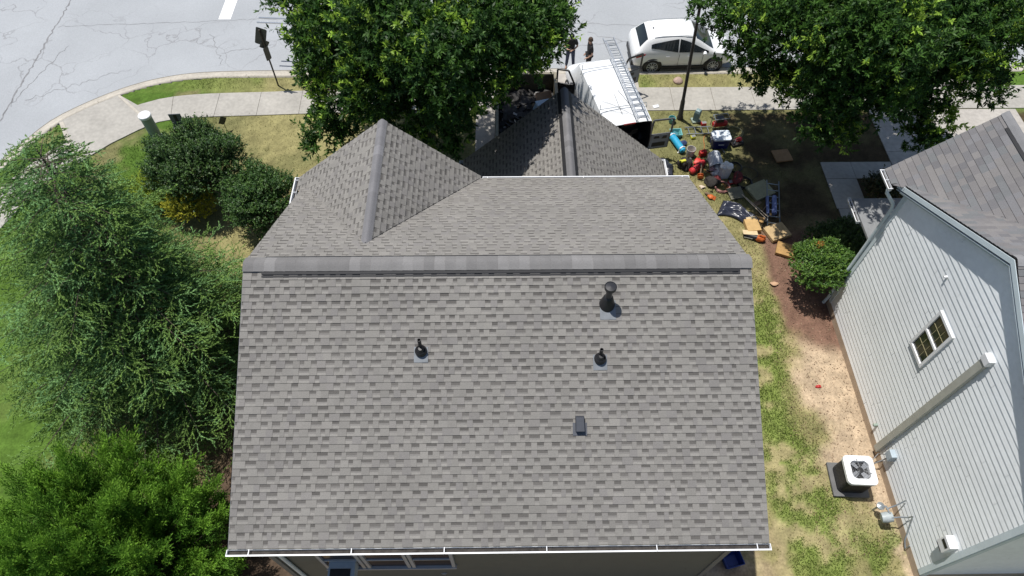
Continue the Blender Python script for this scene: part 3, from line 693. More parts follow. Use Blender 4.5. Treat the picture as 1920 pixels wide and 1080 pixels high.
# ------------------------------------------------------------------ neighbour's house
NX = 10.95; NRX = 10.76; NYF, NZE, NYR, NZR = 9.47, 5.61, 5.19, 7.85; NYB = .22; NZB = NZR-(NYR-NYB)*(NZR-NZE)/(NYF-NYR)
nb = thing('neighbour_house', 'pale grey clapboard house with a grey shingled roof behind the outdoor condenser', 'house', (14, 5, 0))
def np_(o): o.location = -nb.location; o.parent = nb; return o
XE = 21.0
g = MB(); slab([(NRX+.01,NYF,NZE),(XE,NYF,NZE),(XE,NYR,NZR),(NRX+.01,NYR,NZR)], .12, '', None, g); slab([(NRX+.01,NYB,NZB),(XE,NYB,NZB),(XE,NYR+.002,NZR),(NRX+.01,NYR+.002,NZR)], .12, '', None, g)
nr = np_(g.build('roof', M_deck))
(fy2, fz2), fl2 = slope_unit(NYR-NYF, NZR-NZE); (by2, bz2), bl2 = slope_unit(NYR-NYB, NZR-NZB)
W2 = (.16,.2,.24,.28,.33)
sub(shingles('shingle_field', (0,NYF,NZE), (1,0,0), (0,fy2,fz2), lambda v: NRX, lambda v: 16.5, fl2-.02, None, PAL2, 61, u0=10.5, u1=16.6, ex=.15, widths=W2, bands=False), nr)
sub(shingles('shingle_field', (0,NYB,NZB), (1,0,0), (0,by2,bz2), lambda v: NRX, lambda v: 16.5, bl2-.02, None, PAL2, 63, u0=10.5, u1=16.6, ex=.15, widths=W2, bands=False), nr)
sub(caps('ridge_cap', (NRX,NYR,NZR+.01), (16.5,NYR,NZR+.01), (0,-by2,-bz2), (0,-fy2,-fz2), .17, None, 65, lift=.02, ex=.2), nr)
NXL, NXR_, NYW, NZW = 10.57, 12.72, 9.9, 7.62; NEW = 5.6; lw = math.hypot(NXR_-NXL, NZW-NEW); nyk = NYF-(NZW-NZE)/(NZR-NZE)*(NYF-NYR)
g = MB(); slab([(NXL+.01,NYW-.015,NEW),(NXR_,NYW-.015,NZW),(NXR_,nyk,NZW),(NXL+.2,NYF-.2,NEW+.19)], .1, '', None, g); slab([(2*NXR_-NXL,NYW-.015,NEW),(NXR_+.002,NYW-.015,NZW),(NXR_+.002,nyk,NZW),(2*NXR_-NXL,NYF,NEW)], .1, '', None, g)
nw = np_(g.build('roof', M_deck))
sub(shingles('shingle_field', (NXL,NYW,NEW), (0,-1,0), ((NXR_-NXL)/lw,0,(NZW-NEW)/lw), lambda v: 0, lambda v: max(.6*(1-v/.3),0)*0+(NYW-NYF)+.12+(NYF-nyk-.1)*v/lw, lw-.02, None, PAL2, 67, u0=-.4, u1=5, ex=.17, widths=W2, bands=False), nw)
sub(shingles('shingle_field', (2*NXR_-NXL,NYW,NEW), (0,-1,0), (-(NXR_-NXL)/lw,0,(NZW-NEW)/lw), lambda v: 0, lambda v: (NYW-NYF)+(NYF-nyk)*v/lw, lw-.02, None, PAL2, 69, u0=-.4, u1=5, ex=.17, widths=W2, bands=False), nw)
g = MB(); s = Vector((-(NXR_-NXL)/lw,0,-(NZW-NEW)/lw)); n = Vector((-abs(s.z),0,abs(s.x)))
for sg in (-1, 1):
    s2 = Vector((sg*abs(s.x),0,s.z)); n2_ = Vector((sg*abs(s.z),0,abs(s.x))); a = Vector((NXR_,NYW-.45,NZW)); b = Vector((NXR_,nyk,NZW))
    g.extr([a+n2_*.012, b+n2_*.012, b+s2*.23+n2_*.012, a+s2*.23+n2_*.012], n2_*.022)
sub(g.build('ridge_vent', M_vent), nw)
sub(caps('ridge_cap', (NXR_,NYW,NZW+.02), (NXR_,nyk,NZW+.02), (s.x,0,s.z), (-s.x,0,s.z), .19, None, 71, lift=.03, ex=.25, tone=(.2,.2,.205)), nw)
g = MB()
for p, q in (((NXL,NYW,NEW),(NXR_,NYW,NZW)),((2*NXR_-NXL,NYW,NEW),(NXR_,NYW,NZW))):
    a, b = Vector(p), Vector(q); g.extr([a-Vector((0,0,.012)), b-Vector((0,0,.012)), b-Vector((0,0,.18)), a-Vector((0,0,.18))], (0,.014,0))
sub(g.build('rake_board', M_trimblue), nw)
g = MB(); a = Vector((NXL+.3,NYF-.12,NZE+.08)); b = Vector((NXR_,nyk,NZW)); up = Vector((-.25,.2,.95)).normalized(); sd_ = (b-a).normalized().cross(up)
g.extr([a+up*.02, b+up*.02, b+up*.02+sd_*.012, a+up*.02+sd_*.012], up*.008); sub(g.build('valley_cut', M_vent), nw)
np_(gutter('gutter', (NXL-.002,NYW,NEW), (NXL-.002,NYF-.25,NEW), (-1,0,0), None, seed=12, sp=.25))
# the gable wall with trim boards and dark drip edge
wl = [(.50,.28),(9.1,.28),(9.1,5.60),(NYR,7.62),(.50,5.35)]
np_(lapwall('wall', wl, .28, 'y', NX, -1, M_sidblue, .178, .017))
np_(lapwall('wall', [(NX,.28),(XE,.28),(XE,5.3),(NX,5.3)], .28, 'x', .52, -1, M_sidblue, .178, .011))
np_(lapwall('wall', [(NX,.28),(XE,.28),(XE,5.5),(NX,5.5)], .28, 'x', 9.08, 1, M_sidblue, .178, .011))
g = MB(); g.box((NX+.08,4.8,.13),(.2,8.62,.30)); g.box((NX+5,.6,.13),(9.8,.2,.30)); np_(g.build('foundation', pm('foundation_block',(.42,.33,.24),.15,4,.9)))
g = MB()
for p, q in (((NX-.015,9.3,5.50),(NX-.015,NYR,7.66)),((NX-.015,.35,5.42),(NX-.015,NYR,7.66))):
    a, b = Vector(p), Vector(q); g.extr([a-Vector((0,0,.02)), b-Vector((0,0,.02)), b-Vector((0,0,.21)), a-Vector((0,0,.21))], (-.022,0,0))
    a2, b2 = a+Vector((-.19,0,.162)), b+Vector((-.19,0,.162)); g.extr([a2, b2, b2-Vector((0,0,.14)), a2-Vector((0,0,.14))], (-.014,0,0))
    a3, b3 = a+Vector((-.19,0,-.04)), b+Vector((-.19,0,-.04)); g.extr([a3, b3, b3+Vector((.19,0,0)), a3+Vector((.19,0,0))], (0,0,-.012))
np_(g.build('rake_trim', M_trimblue))
g = MB(); g.box((NX-.018,9.03,2.9),(.03,.15,5.3)); g.box((NX+.06,9.115,2.9),(.14,.03,5.3)); g.box((NX-.018,.565,2.8),(.03,.15,5.0)); g.box((NX+.06,.488,2.8),(.14,.03,5.0)); np_(g.build('corner_trim', M_trimblue))
# downspout round the front corner
g = MB(); g.tube([(NXL-.06,9.28,NEW-.1),(NXL-.06,9.24,NEW-.22),(NX-.1,9.2,NEW-.62),(NX-.06,9.16,NEW-.8),(NX-.06,9.16,.35),(NX-.16,9.1,.08)],.05,10); np_(g.build('downspout', M_trimblue, smooth=True))
# side window with two sashes
g = MB(); y0, y1, z0, z1 = 4.93, 5.72, 3.42, 5.0; t = .085; cy, cz = (y0+y1)/2, (z0+z1)/2
for d in (((cy, z1-t/2),(y1-y0,t)),((cy, z0+t/2),(y1-y0,t)),((y0+t/2, cz),(t,z1-z0-2*t)),((y1-t/2, cz),(t,z1-z0-2*t)),((cy, cz+.02),(y1-y0-2*t,.07))): g.box((NX-.04, d[0][0], d[0][1]), (.06, d[1][0], d[1][1]))
wn = np_(g.build('window', M_white, bevel=.004))
g = MB(); g.box((NX-.022,cy,cz),(.012,y1-y0-2*t+.002,z1-z0-2*t+.002)); sub(g.build('pane', M_glass), wn)
g = MB()
for i in (1,2): g.box((NX-.03, y0+t+(y1-y0-2*t)*i/3, cz),(.012,.016,z1-z0-2*t))
for zz in (z0+.42, z0+1.15): g.box((NX-.031, cy, zz),(.012,y1-y0-2*t,.016))
sub(g.build('muntin', pm('muntin',(.30,.27,.15),.1,5,.6)), wn)
# line-set cover running up the wall, with its cap
g = MB(); g.box((NX-.075,3.93,3.0),(.11,.2,5.45)); ls = np_(g.build('line_set_cover', pm('beige_duct',(.42,.42,.37),.08,4,.6), bevel=.01)); g = MB(); g.box((NX-.08,3.93,5.78),(.15,.26,.22)); sub(g.build('cover_cap', M_white, bevel=.02), ls)
# wall vents
g = MB(); g.box((NX-.11,.86,2.05),(.20,.32,.42)); wv = np_(g.build('wall_vent', M_white, bevel=.012)); g = MB(); g.box((NX-.216,.86,2.12),(.01,.22,.10)); g.box((NX-.17,.86,1.835),(.1,.24,.012)); sub(g.build('louvre', M_black), wv)
g = MB(); g.lathe((NX-.01,3.98+.55,.62),[(.045,0),(.045,.12),(.03,.12)],12,axis=(-1,0,-.2)); np_(g.build('drain_pipe', M_util, smooth=True))
g = MB(); g.tube([(NX-.02,6.3,5.62),(NX-.09,6.3,5.6)],.03,8); np_(g.build('hose_bib', M_white))
g = MB(); g.box((NX-.10,3.5,.93),(.15,.24,.3)); db = np_(g.build('disconnect_box', pm('grey_box',(.38,.45,.5),.06,6,.5), bevel=.012)); g = MB(); g.tube([(NX-.1,3.5,.78),(NX-.12,3.52,.5),(NX-.3,3.5,.25),(10.3,3.3,.22)],.018,7); g.tube([(NX-.1,3.55,.8),(NX-.13,3.75,.4),(NX-.3,3.6,.33),(10.25,3.4,.32)],.013,7); sub(g.build('conduit', M_gplas, smooth=True), db)
# porch roof with white gutter just beyond the corner
g = MB(); g.box((12.4,10.35,2.88),(2.4,1.7,.08)); pr = np_(g.build('porch_roof', M_gplas)); sub(gutter('gutter', (11.18,11.2,2.9), (11.18,10.3,2.9), (-1,0,0), None, seed=14, sp=.4), pr)

# ------------------------------------------------------------------ vehicles
def loft(stations, t):
    """smooth interpolation of the body sections along the car"""
    i = min(int(t), len(stations)-2); f = t-i; P = [np.array(stations[max(0, min(len(stations)-1, k))], float) for k in (i-1, i, i+1, i+2)]
    m1 = (P[2]-P[0])/2; m2 = (P[3]-P[1])/2
    return (2*f**3-3*f**2+1)*P[1]+(f**3-2*f**2+f)*m1+(-2*f**3+3*f**2)*P[2]+(f**3-f**2)*m2
def ring(s):
    x, zb, wb, zm, wm, zl, wl, zt, wt, cr = s
    return [(x,0,zb),(x,wb*.9,zb),(x,wb,zb+.05),(x,(wb+wm)/2+.01,(zb*1.2+zm*.8)/2),(x,wm,zm),(x,(wm+wl)/2+.005,(zm+zl)/2),(x,wl,zl),
            (x,wl*.62+wt*.38+.012,zl*.62+zt*.38),(x,wl*.28+wt*.72+.016,zl*.28+zt*.72),(x,wt+.005,zt-.012),(x,wt*.93,zt+cr*.35),(x,wt*.6,zt+cr*.8),(x,0,zt+cr)]
def carbody(stations, per=4, cap=True):
    g = MB(); rows = [ring(loft(stations, k/per)) for k in range((len(stations)-1)*per+1)]; n = len(rows[0])
    vs = []
    for r_ in rows:
        vs += r_+[(a, -b, c_) for a, b, c_ in r_[1:-1][::-1]]
    m = 2*n-2; fs = []
    for i in range(len(rows)-1):
        for k in range(m): fs.append((i*m+k, i*m+(k+1)%m, (i+1)*m+(k+1)%m, (i+1)*m+k))
    if cap: fs += [tuple(range(m)), tuple(range((len(rows)-1)*m, len(rows)*m))]
    g.add(vs, fs); return g
def side_panel(stations, t0, t1, a0, a1, b0, b1, side, off=.016, n=10, th=.004):
    """panel on the greenhouse side between belt (0) and roof rail (1): lower edge a0..a1 height fraction, upper b0..b1"""
    g = MB(); lo_, hi_ = [], []
    for k in range(n+1):
        f = k/n; s = loft(stations, t0+(t1-t0)*f); x, zb, wb, zm, wm, zl, wl, zt, wt, cr = s
        for L, e in ((lo_, a0+(a1-a0)*f), (hi_, b0+(b1-b0)*f)):
            L.append(Vector((x, side*(wl+(wt-wl)*e+.014*math.sin(math.pi*min(1,e+.15))+off), zl+(zt-zl)*e)))
    o = Vector((0, side*th, 0)); pts = lo_+hi_[::-1]
    for k in range(n): g.extr([lo_[k], lo_[k+1], hi_[k+1], hi_[k]], o)
    return g
def top_panel(stations, t0, t1, e0, e1, off=.016, n=8, w=10):
    """panel over the top surface (screen, rear glass) between stations, width fraction e0..e1 along t"""
    g = MB(); V = []
    for k in range(n+1):
        f = k/n; s = loft(stations, t0+(t1-t0)*f); x, zb, wb, zm, wm, zl, wl, zt, wt, cr = s; e = e0+(e1-e0)*f
        for j in range(w+1):
            u = -1+2*j/w; yy = u*wt*e; V.append((x, yy, zt+cr*np.interp(abs(u)*e,[0,.6,.93,1],[1,.8,.35,.1])+off))
    g.add(V, [(k*(w+1)+j, k*(w+1)+j+1, (k+1)*(w+1)+j+1, (k+1)*(w+1)+j) for k in range(n) for j in range(w)]); return g
def wheel(parent, x, y, r, side, spokes=10, wd=.21):
    g = MB(); g.lathe((x, y, r), [(r*.66,-wd/2),(r*.93,-wd/2),(r,-wd*.36),(r,wd*.36),(r*.93,wd/2),(r*.68,wd*.46),(r*.66,wd*.12),(0,wd*.1)], 28, axis=(0,side,0)); o = g.build('wheel', M_black, parent, smooth=True)
    q = MB(); q.lathe((x, y, r), [(r*.69,wd*.46),(r*.64,wd*.5),(r*.62,wd*.2)], 28, axis=(0,side,0), cap=False)
    for k in range(spokes):
        a = 2*math.pi*k/spokes; c_, s_ = math.cos(a), math.sin(a)
        p0 = Vector((x+c_*.05, y+side*wd*.44, r+s_*.05)); p1 = Vector((x+c_*r*.64, y+side*wd*.40, r+s_*r*.64)); nn = Vector((-s_,0,c_))*.013
        q.extr([p0-nn, p0+nn, p1+nn*.8, p1-nn*.8], (0,side*.012,0))
    q.lathe((x, y, r), [(.0,wd*.5),(.05,wd*.5),(.06,wd*.42)], 14, axis=(0,side,0)); q.build('rim', M_rim, o, smooth=True)
    d = MB(); d.lathe((x, y, r), [(0,wd*.2),(r*.3,wd*.2),(r*.5,wd*.16)], 24, axis=(0,side,0)); d.build('brake_disc', M_blackm, o)

ST = [(-2.17,.46,.58,.62,.70,.80,.70,.84,.58,.02),(-2.10,.33,.72,.62,.83,.92,.81,1.00,.70,.03),(-1.97,.28,.78,.62,.895,1.02,.865,1.12,.735,.04),(-1.55,.25,.80,.62,.915,1.05,.885,1.50,.625,.05),(-.95,.23,.80,.62,.918,1.03,.89,1.585,.63,.055),(-.25,.22,.80,.60,.915,1.0,.885,1.60,.64,.055),(.36,.22,.80,.60,.912,.985,.88,1.535,.62,.05),(1.24,.23,.80,.60,.91,.955,.862,1.03,.755,.05),(1.72,.25,.79,.60,.90,.88,.84,.95,.70,.07),(2.02,.30,.74,.56,.84,.77,.77,.82,.60,.05),(2.19,.36,.60,.50,.68,.62,.62,.66,.46,.03)]
suv = thing('parked_car', 'white compact SUV parked at the kerb beyond the lamp post', 'car', (7.83,22.07,ZR+.002), .033)
b = carbody(ST).build('body', M_carwhite, suv, smooth=True)
g = MB()
for sd_ in (-1, 1):
    for wx in (-1.31, 1.33):
        g.lathe((wx, sd_*.905, .345), [(0,.004),(.405,.010),(.42,.0),(.42,-.05)], 30, axis=(0,sd_,0))
    g.box((.01, sd_*.862, .27), (2.0,.09,.14))
g.box((-2.12,0,.40),(.16,1.35,.20)); g.box((2.15,0,.36),(.12,1.1,.14)); g.build('lower_cladding', M_black, suv, smooth=True)
for wx in (-1.31, 1.33):
    for sd_ in (-1, 1): wheel(suv, wx, sd_*.845, .345, sd_)
for sd_ in (-1, 1):
    side_panel(ST, 3.15, 4.9, .34, .06, .62, .90, sd_).build('side_window', M_glass, suv)
    side_panel(ST, 4.98, 6.72, .06, .06, .90, .42, sd_).build('side_window', M_glass, suv)
    g = MB(); g.lathe((.82, sd_*1.0, 1.03), [(0,-.1),(.06,-.09),(.085,0),(.06,.09),(0,.1)], 12, axis=(.25,1,0)); m_ = g.build('mirror', M_carwhite, suv, smooth=True)
    g = MB(); g.box((.83, sd_*.90, 1.0), (.08,.12,.04)); g.build('mirror_stalk', M_black, m_)
    for hx in (-.72, .22):
        g = MB(); g.box((hx, sd_*.925, .86), (.17,.025,.03)); g.build('door_handle', M_carwhite, suv, bevel=.006)
    g = MB()
    for hx in (-.23, .80): g.box((hx, sd_*.914, .66), (.008,.014,.56))
    g.build('door_gap', M_black, suv)
    g = MB(); g.extr([(-2.08,sd_*.80,.92),(-2.02,sd_*.86,.78),(-1.70,sd_*.905,.92),(-1.66,sd_*.90,.985),(-1.9,sd_*.875,.99)], (-.03,sd_*.018,.0)); g.build('tail_light', M_redlens, suv, bevel=.006)
    g = MB(); g.extr([(2.10,sd_*.62,.66),(2.02,sd_*.80,.70),(1.70,sd_*.868,.83),(1.78,sd_*.85,.74),(2.08,sd_*.70,.60)], (.03,sd_*.012,.016)); g.build('headlight', M_glass, suv, bevel=.006)
    g = MB(); g.tube([(-1.35,sd_*.60,1.575),(-1.0,sd_*.60,1.625),(0,sd_*.61,1.645),(.35,sd_*.60,1.60)],.014,6); g.build('roof_rail', M_alu, suv, smooth=True)
top_panel(ST, 6.08, 6.98, .96, .93).build('windscreen', M_glass, suv, smooth='full')
top_panel(ST, 2.12, 2.86, .90, .88).build('rear_window', M_glass, suv, smooth='full')
g = MB(); g.lathe((-1.32,0,1.615),[(.035,0),(.03,.03),(.0,.035)],10); g.tube([(-1.32,0,1.64),(-1.52,0,1.78)],.006,5); g.build('antenna', M_black, suv)
g = MB(); g.box((-2.135,0,.70),(.012,.42,.12)); g.build('number_plate', M_wplas, suv)
g = MB(); g.box((2.2,0,.52),(.02,.8,.12)); g.build('grille', M_black, suv)
g = MB()
for yy in (-.3,.2): g.tube([(1.14,yy,1.10),(.92,yy+.38,1.28)],.009,5)
g.build('wiper', M_black, suv)

# cargo van, doors open
VS = [(-2.72,.42,.86,.72,.985,1.18,.975,1.98,.86,.05),(-2.6,.40,.90,.72,.995,1.18,.985,2.02,.86,.06),(-1.5,.36,.92,.72,1.0,1.18,.985,2.05,.86,.07),(0,.36,.92,.72,1.0,1.18,.985,2.05,.86,.07),(.75,.36,.92,.72,1.0,1.17,.98,2.02,.85,.06),(.98,.36,.92,.72,1.0,1.16,.975,1.93,.82,.06),(1.62,.36,.92,.72,.99,1.08,.94,1.24,.84,.06),(2.0,.38,.90,.70,.97,1.0,.90,1.10,.78,.05),(2.25,.42,.84,.66,.92,.86,.84,.94,.66,.04),(2.33,.46,.7,.6,.8,.7,.72,.74,.5,.02)]
van = thing('cargo_van', 'white cargo van with its doors open and a roof rack on the driveway', 'van', (4.12,18.26,.03), R(102.5))
vb = carbody(VS, cap=False)
# front cap
o_ = len(vb.v)-24
vb.add([vb.v[i] for i in range(len(vb.v)-24, len(vb.v))], [tuple(range(24))])
bo = vb.build('body', [M_vanwhite, M_blackm], van, smooth=True)
so = bo.modifiers.new('shell', 'SOLIDIFY'); so.thickness = .03; so.offset = -1; so.material_offset = 1
g = MB(); g.add([(-2.66,-.84,.5),(.9,-.84,.5),(.9,.84,.5),(-2.66,.84,.5)], [(0,1,2,3)]); g.add([(.9,-.9,.45),(.9,.9,.45),(.9,.8,1.95),(.9,-.8,1.95)], [(0,1,2,3)]); g.build('cargo_floor', M_blackm, van)
r_ = random.Random(5); g = MB()
for k in range(16): g.box((r_.uniform(-2.3,.4), r_.uniform(-.6,.6), .52+r_.uniform(.05,.35)), (r_.uniform(.2,.5),r_.uniform(.2,.5),r_.uniform(.15,.6)), rz=r_.uniform(0,3))
o = g.build('cargo', M_fabblk, van)
for wx in (-1.75, 1.55):
    for sd_ in (-1, 1): wheel(van, wx, sd_*.92, .36, sd_, 8, .22)
top_panel(VS, 5.05, 5.95, .95, .93).build('windscreen', M_glass, van, smooth='full')
g = MB(); g.box((-2.735,0,2.03),(.03,.46,.055)); g.build('brake_light', M_redlens, van, bevel=.008)
g = MB(); g.box((-2.8,0,.48),(.16,1.9,.16)); g.build('bumper', M_blackm, van, bevel=.02)
def door(name, hinge, ang, L, z0, z1, win, m_out, m_in):
    """open door: outer skin, inner grey trim with recesses, framed window; local +x runs away from the hinge"""
    d = bpy.data.objects.new(name, None)
    g = MB(); g.T = Matrix.Translation((hinge[0], hinge[1], 0)) @ Matrix.Rotation(ang, 4, 'Z'); zb = z0+(z1-z0)*.52
    sl = .16 if win == 'front' else .03
    fr = [(0,z0),(L,z0),(L,zb),(L-sl*(.2 if win!='front' else .0),z1-.02),(sl*1.9 if win=='front' else .02,z1-.0),(0,zb)]
    t = .045
    # lower panel + window frame bars
    g.extr([(0,0,z0),(L,0,z0),(L,0,zb),(0,0,zb)], (0,t,0)); 
    P = [(0,zb),(fr[4][0],z1),(fr[3][0],z1-.02),(L,zb)]
    for a, b_ in ((P[0],P[1]),(P[1],P[2]),(P[2],P[3])):
        a, b_ = Vector((a[0],0,a[1])), Vector((b_[0],0,b_[1])); dd = (b_-a).normalized(); nn = dd.cross(Vector((0,1,0)))*.035
        g.extr([a-nn, b_-nn, b_+nn, a+nn], (0,t,0))
    o = g.build(name, m_out, van, bevel=.008)
    g2 = MB(); g2.T = g.T
    g2.extr([(.05,-.012,z0+.06),(L-.05,-.012,z0+.06),(L-.05,-.012,zb-.04),(.05,-.012,zb-.04)], (0,.012,0)); g2.build('door_trim', m_in, o)
    g3 = MB(); g3.T = g.T
    g3.extr([(.12,-.018,z0+.14),(L-.16,-.018,z0+.14),(L-.16,-.018,z0+.34),(.12,-.018,z0+.34)], (0,.006,0)); g3.extr([(.14,-.018,zb-.2),(.38,-.018,zb-.2),(.34,-.018,zb-.09),(.18,-.018,zb-.09)], (0,.006,0)); g3.extr([(.46,-.018,zb-.24),(.66,-.018,zb-.24),(.66,-.018,zb-.1),(.52,-.018,zb-.1)], (0,.006,0)); g3.build('door_recess', M_black, o)
    return o, g.T
M_gtrim = pm('grey_door_trim', (.20,.215,.23), .12, 6, .6)
d1, T1 = door('door', (-2.68,-.97), R(-102.5)+R(10), .80, .48, 1.92, 'rear', pm('door_frame_grey', (.10,.105,.11), .1, 6, .5), M_gtrim); d1['label'] = 'open rear barn door with grey inner trim'
d2, T2 = door('door', (.92,-.99), R(-75), .98, .45, 1.85, 'front', M_blackm, M_gtrim); d2['label'] = 'open passenger door'
d3, T3 = door('door', (.78,.97), R(62), .74, .45, 1.80, 'front', M_blackm, M_gtrim); d3['label'] = 'open driver door'
d4, T4 = door('door', (-2.68,.97), R(100), .80, .48, 1.92, 'rear', M_vanwhite, M_gtrim)
g = MB()
for T, sd_ in ((T2,1),(T3,-1)):
    g.T = T; g.box((.12,.12*sd_*0-.02,1.05),(.18,.14,.26))
g.build('mirror', M_black, van, bevel=.02)
# rack bars, straps
g = MB()
for bx in (-1.95, .35):
    g.tube([(bx,-.93,1.98),(bx,-.9,2.2),(bx,.9,2.2),(bx,.93,1.98)],.018,7); g.tube([(bx,.9,2.2),(bx,.9,2.42)],.016,6)
g.build('roof_rack', M_alu, van, smooth=True)
g = MB()
for (a, b_) in (((-1.95,.85),(-2.3,-.05)),((-1.9,.2),(-2.55,-.3)),((-1.4,.75),(-1.95,.1)),((-1.2,.1),(-2.3,.15)),((-1.0,-.1),(-1.95,-.3))):
    g.tube([(a[0],a[1],2.14),((a[0]+b_[0])/2+.05,(a[1]+b_[1])/2,2.135),(b_[0],b_[1],2.14)],.006,5)
g.build('tie_cord', M_black, van)
# ladders
def ladder(name, label, a, b, wd, n, group=None, z=.06, parent=None, m=M_alu, side=None, layers=1):
    a, b = Vector(a), Vector(b); t = (b-a).normalized(); s = (Vector(side) if side else t.cross(Vector((0,0,1)))).normalized(); up = s.cross(t).normalized()
    o = thing(name, label, 'ladder', tuple(a), 0, group); L = (b-a).length
    for sg in (-1, 1):
        for k in range(layers):
            g = MB(); p = s*(sg*(wd/2-.035*k))+up*(.07*k); g.extr([p-s*.013+up*.03, p+s*.013+up*.03, p+s*.013-up*.03, p-s*.013-up*.03], t*(L-.25*k)); g.build('rail', m, o)
    for i in range(n):
        g = MB(); p = t*(L*(i+.5)/n); g.tube([p-s*(wd/2), p+s*(wd/2)], .017, 6); g.build('rung', m, o)
        if layers > 1:
            g = MB(); p = t*((L-.25)*(i+.3)/n)+up*.07; g.tube([p-s*(wd/2-.03), p+s*(wd/2-.03)], .017, 6); g.build('rung', m, o)
    return o
ladder('extension_ladder', 'long aluminium extension ladder carried on the van roof', (5.17,15.55,2.30), (4.31,20.15,2.38), .43, 15, layers=2)
ladder('ladder', 'dark aluminium ladder lying on the shaded grass beside the blue cooler', (7.45,17.33,.07), (8.5,17.38,.07), .38, 4, m=M_galv)
ladder('step_ladder', 'grey ladder lying on the grass over a blue roll', (9.86,12.35,.10), (10.32,14.55,.12), .44, 7, m=M_galv)

# roll-off dumpster
dm = thing('dumpster', 'open rusty dumpster full of roofing debris on the shaded driveway', 'dumpster', (1.05,16.9,.035))
for (n_, c_, d_) in (('side_wall',(-1.17,0,.66),(.07,4.9,1.22)),('side_wall',(1.17,0,.66),(.07,4.9,1.22)),('end_wall',(0,2.42,.66),(2.27,.07,1.22)),('end_wall',(0,-2.42,.66),(2.27,.07,1.22))):
    g = MB(); g.box(c_, d_)
    if n_ == 'side_wall':
        for k in range(8): g.box((c_[0]+(.06 if c_[0] > 0 else -.06), -2.2+k*.63, .64), (.05,.1,1.1))
    g.build(n_, M_rust, dm, bevel=.008)
g = MB(); g.box((0,0,.06),(2.3,4.8,.08)); g.build('floor', M_rust, dm)
g = MB()
for sx in (-1.17, 1.17): g.box((sx,0,1.29),(.12,4.98,.06))
for sy in (-2.43, 2.43): g.box((0,sy,1.29),(2.22,.12,.058))
g.build('rim', pm('dumpster_rim',(.22,.2,.15),.25,5,.7), dm, bevel=.01)
r_ = random.Random(9); g = MB(); tn = []
for k in range(420):
    xx, yy = r_.uniform(-1.0,1.0), r_.uniform(-2.2,2.2); hh = .45+.35*math.exp(-((xx*.8)**2+((yy+.2)*.55)**2))+r_.uniform(-.1,.12)
    mi = 0 if r_.random() < .87 else (1 if r_.random() < .55 else 2)
    L_ = r_.uniform(.18,.5) if mi == 0 else r_.uniform(.08,.22)
    g.box((xx,yy,hh),(L_,L_*r_.uniform(.4,.9),r_.uniform(.008,.03)),rz=r_.uniform(0,6),rx=r_.gauss(0,.35),ry=r_.gauss(0,.35),mi=mi)
g.prism([(-1.12,-2.36),(1.12,-2.36),(1.12,2.36),(-1.12,2.36)],.1,.5)
db = g.build('debris_load', [M_debris, pm('torn_felt',(.35,.34,.33),.3,6,.9), pm('broken_wood',(.3,.2,.12),.3,6,.9)], dm); db['kind'] = 'stuff'
g = MB(); g.box((0,0,.2),(.62,.42,.4)); g.box((0,.02,.43),(.66,.46,.06)); t = tag(g.build('cooler_box', pm('pale_blue_plastic',(.35,.45,.55),.1,6,.5), bevel=.03, loc=(1.62,17.75,.72)), 'pale blue box dumped on top of the roofing debris', 'box'); t.rotation_euler = (.25,.2,.5)
g = MB(); g.box((0,0,0),(.7,.5,.02)); t = tag(g.build('cardboard_sheet', pm('cardboard',(.33,.2,.12),.15,6,.9), loc=(1.75,18.3,.95)), 'brown cardboard sheet leaning in the corner of the dumpster', 'cardboard'); t.rotation_euler = (.9,.1,.4)
g = MB(); g.tube([(0,0,0),(.22,-.75,.08)],.022,6); tag(g.build('timber_stick', pm('pale_timber',(.42,.36,.28),.15,7,.85), loc=(.55,17.0,1.0)), 'pale timber stick lying on the debris in the dumpster', 'stick')

# parked truck with ladder rails under the oak
tk = thing('work_truck', 'dark work truck with pale rack rails mostly hidden by the tree near the road sign', 'truck', (-5.9,22.6,ZR+.002), R(-4))
TS = [(-2.7,.5,.8,.7,.92,.98,.92,1.02,.88,.0),(-2.6,.45,.84,.7,.95,1.0,.94,1.05,.9,.0),(-.9,.42,.86,.7,.96,1.02,.95,1.06,.9,.0),(-.75,.42,.86,.7,.96,1.04,.95,1.72,.74,.04),(.3,.42,.86,.7,.96,1.04,.95,1.78,.74,.05),(.65,.42,.86,.7,.96,1.04,.94,1.68,.72,.05),(1.25,.42,.86,.7,.96,1.04,.93,1.14,.8,.05),(2.3,.45,.84,.68,.93,.98,.88,1.05,.74,.05),(2.6,.5,.7,.62,.8,.8,.76,.84,.6,.02)]
carbody(TS).build('body', pm('dark_truck_paint',(.03,.033,.037),.1,2,.3), tk, smooth=True)
for wx in (-1.7,1.6):
    for sd_ in (-1,1): wheel(tk, wx, sd_*.86, .37, sd_, 6)
for sd_ in (-1,1): side_panel(TS, 3.2, 5.4, .08, .08, .85, .7, sd_).build('side_window', M_glass, tk)
top_panel(TS, 5.08, 5.95, .95, .93).build('windscreen', M_glass, tk, smooth='full')
g = MB()
for sd_ in (-1,1):
    g.tube([(-4.2,sd_*.16-.62,1.9),(1.2,sd_*.16-.62,1.9)],.035,6)
    for px_ in (-2.5,-.8): g.tube([(px_,sd_*.8,1.0),(px_,sd_*.8,1.9)],.025,6)
for px_ in (-2.5,-.8,.9): g.tube([(px_,-.8,1.9),(px_,.8,1.9)],.022,6)
g.build('ladder_rack', M_alu, tk, smooth=True)

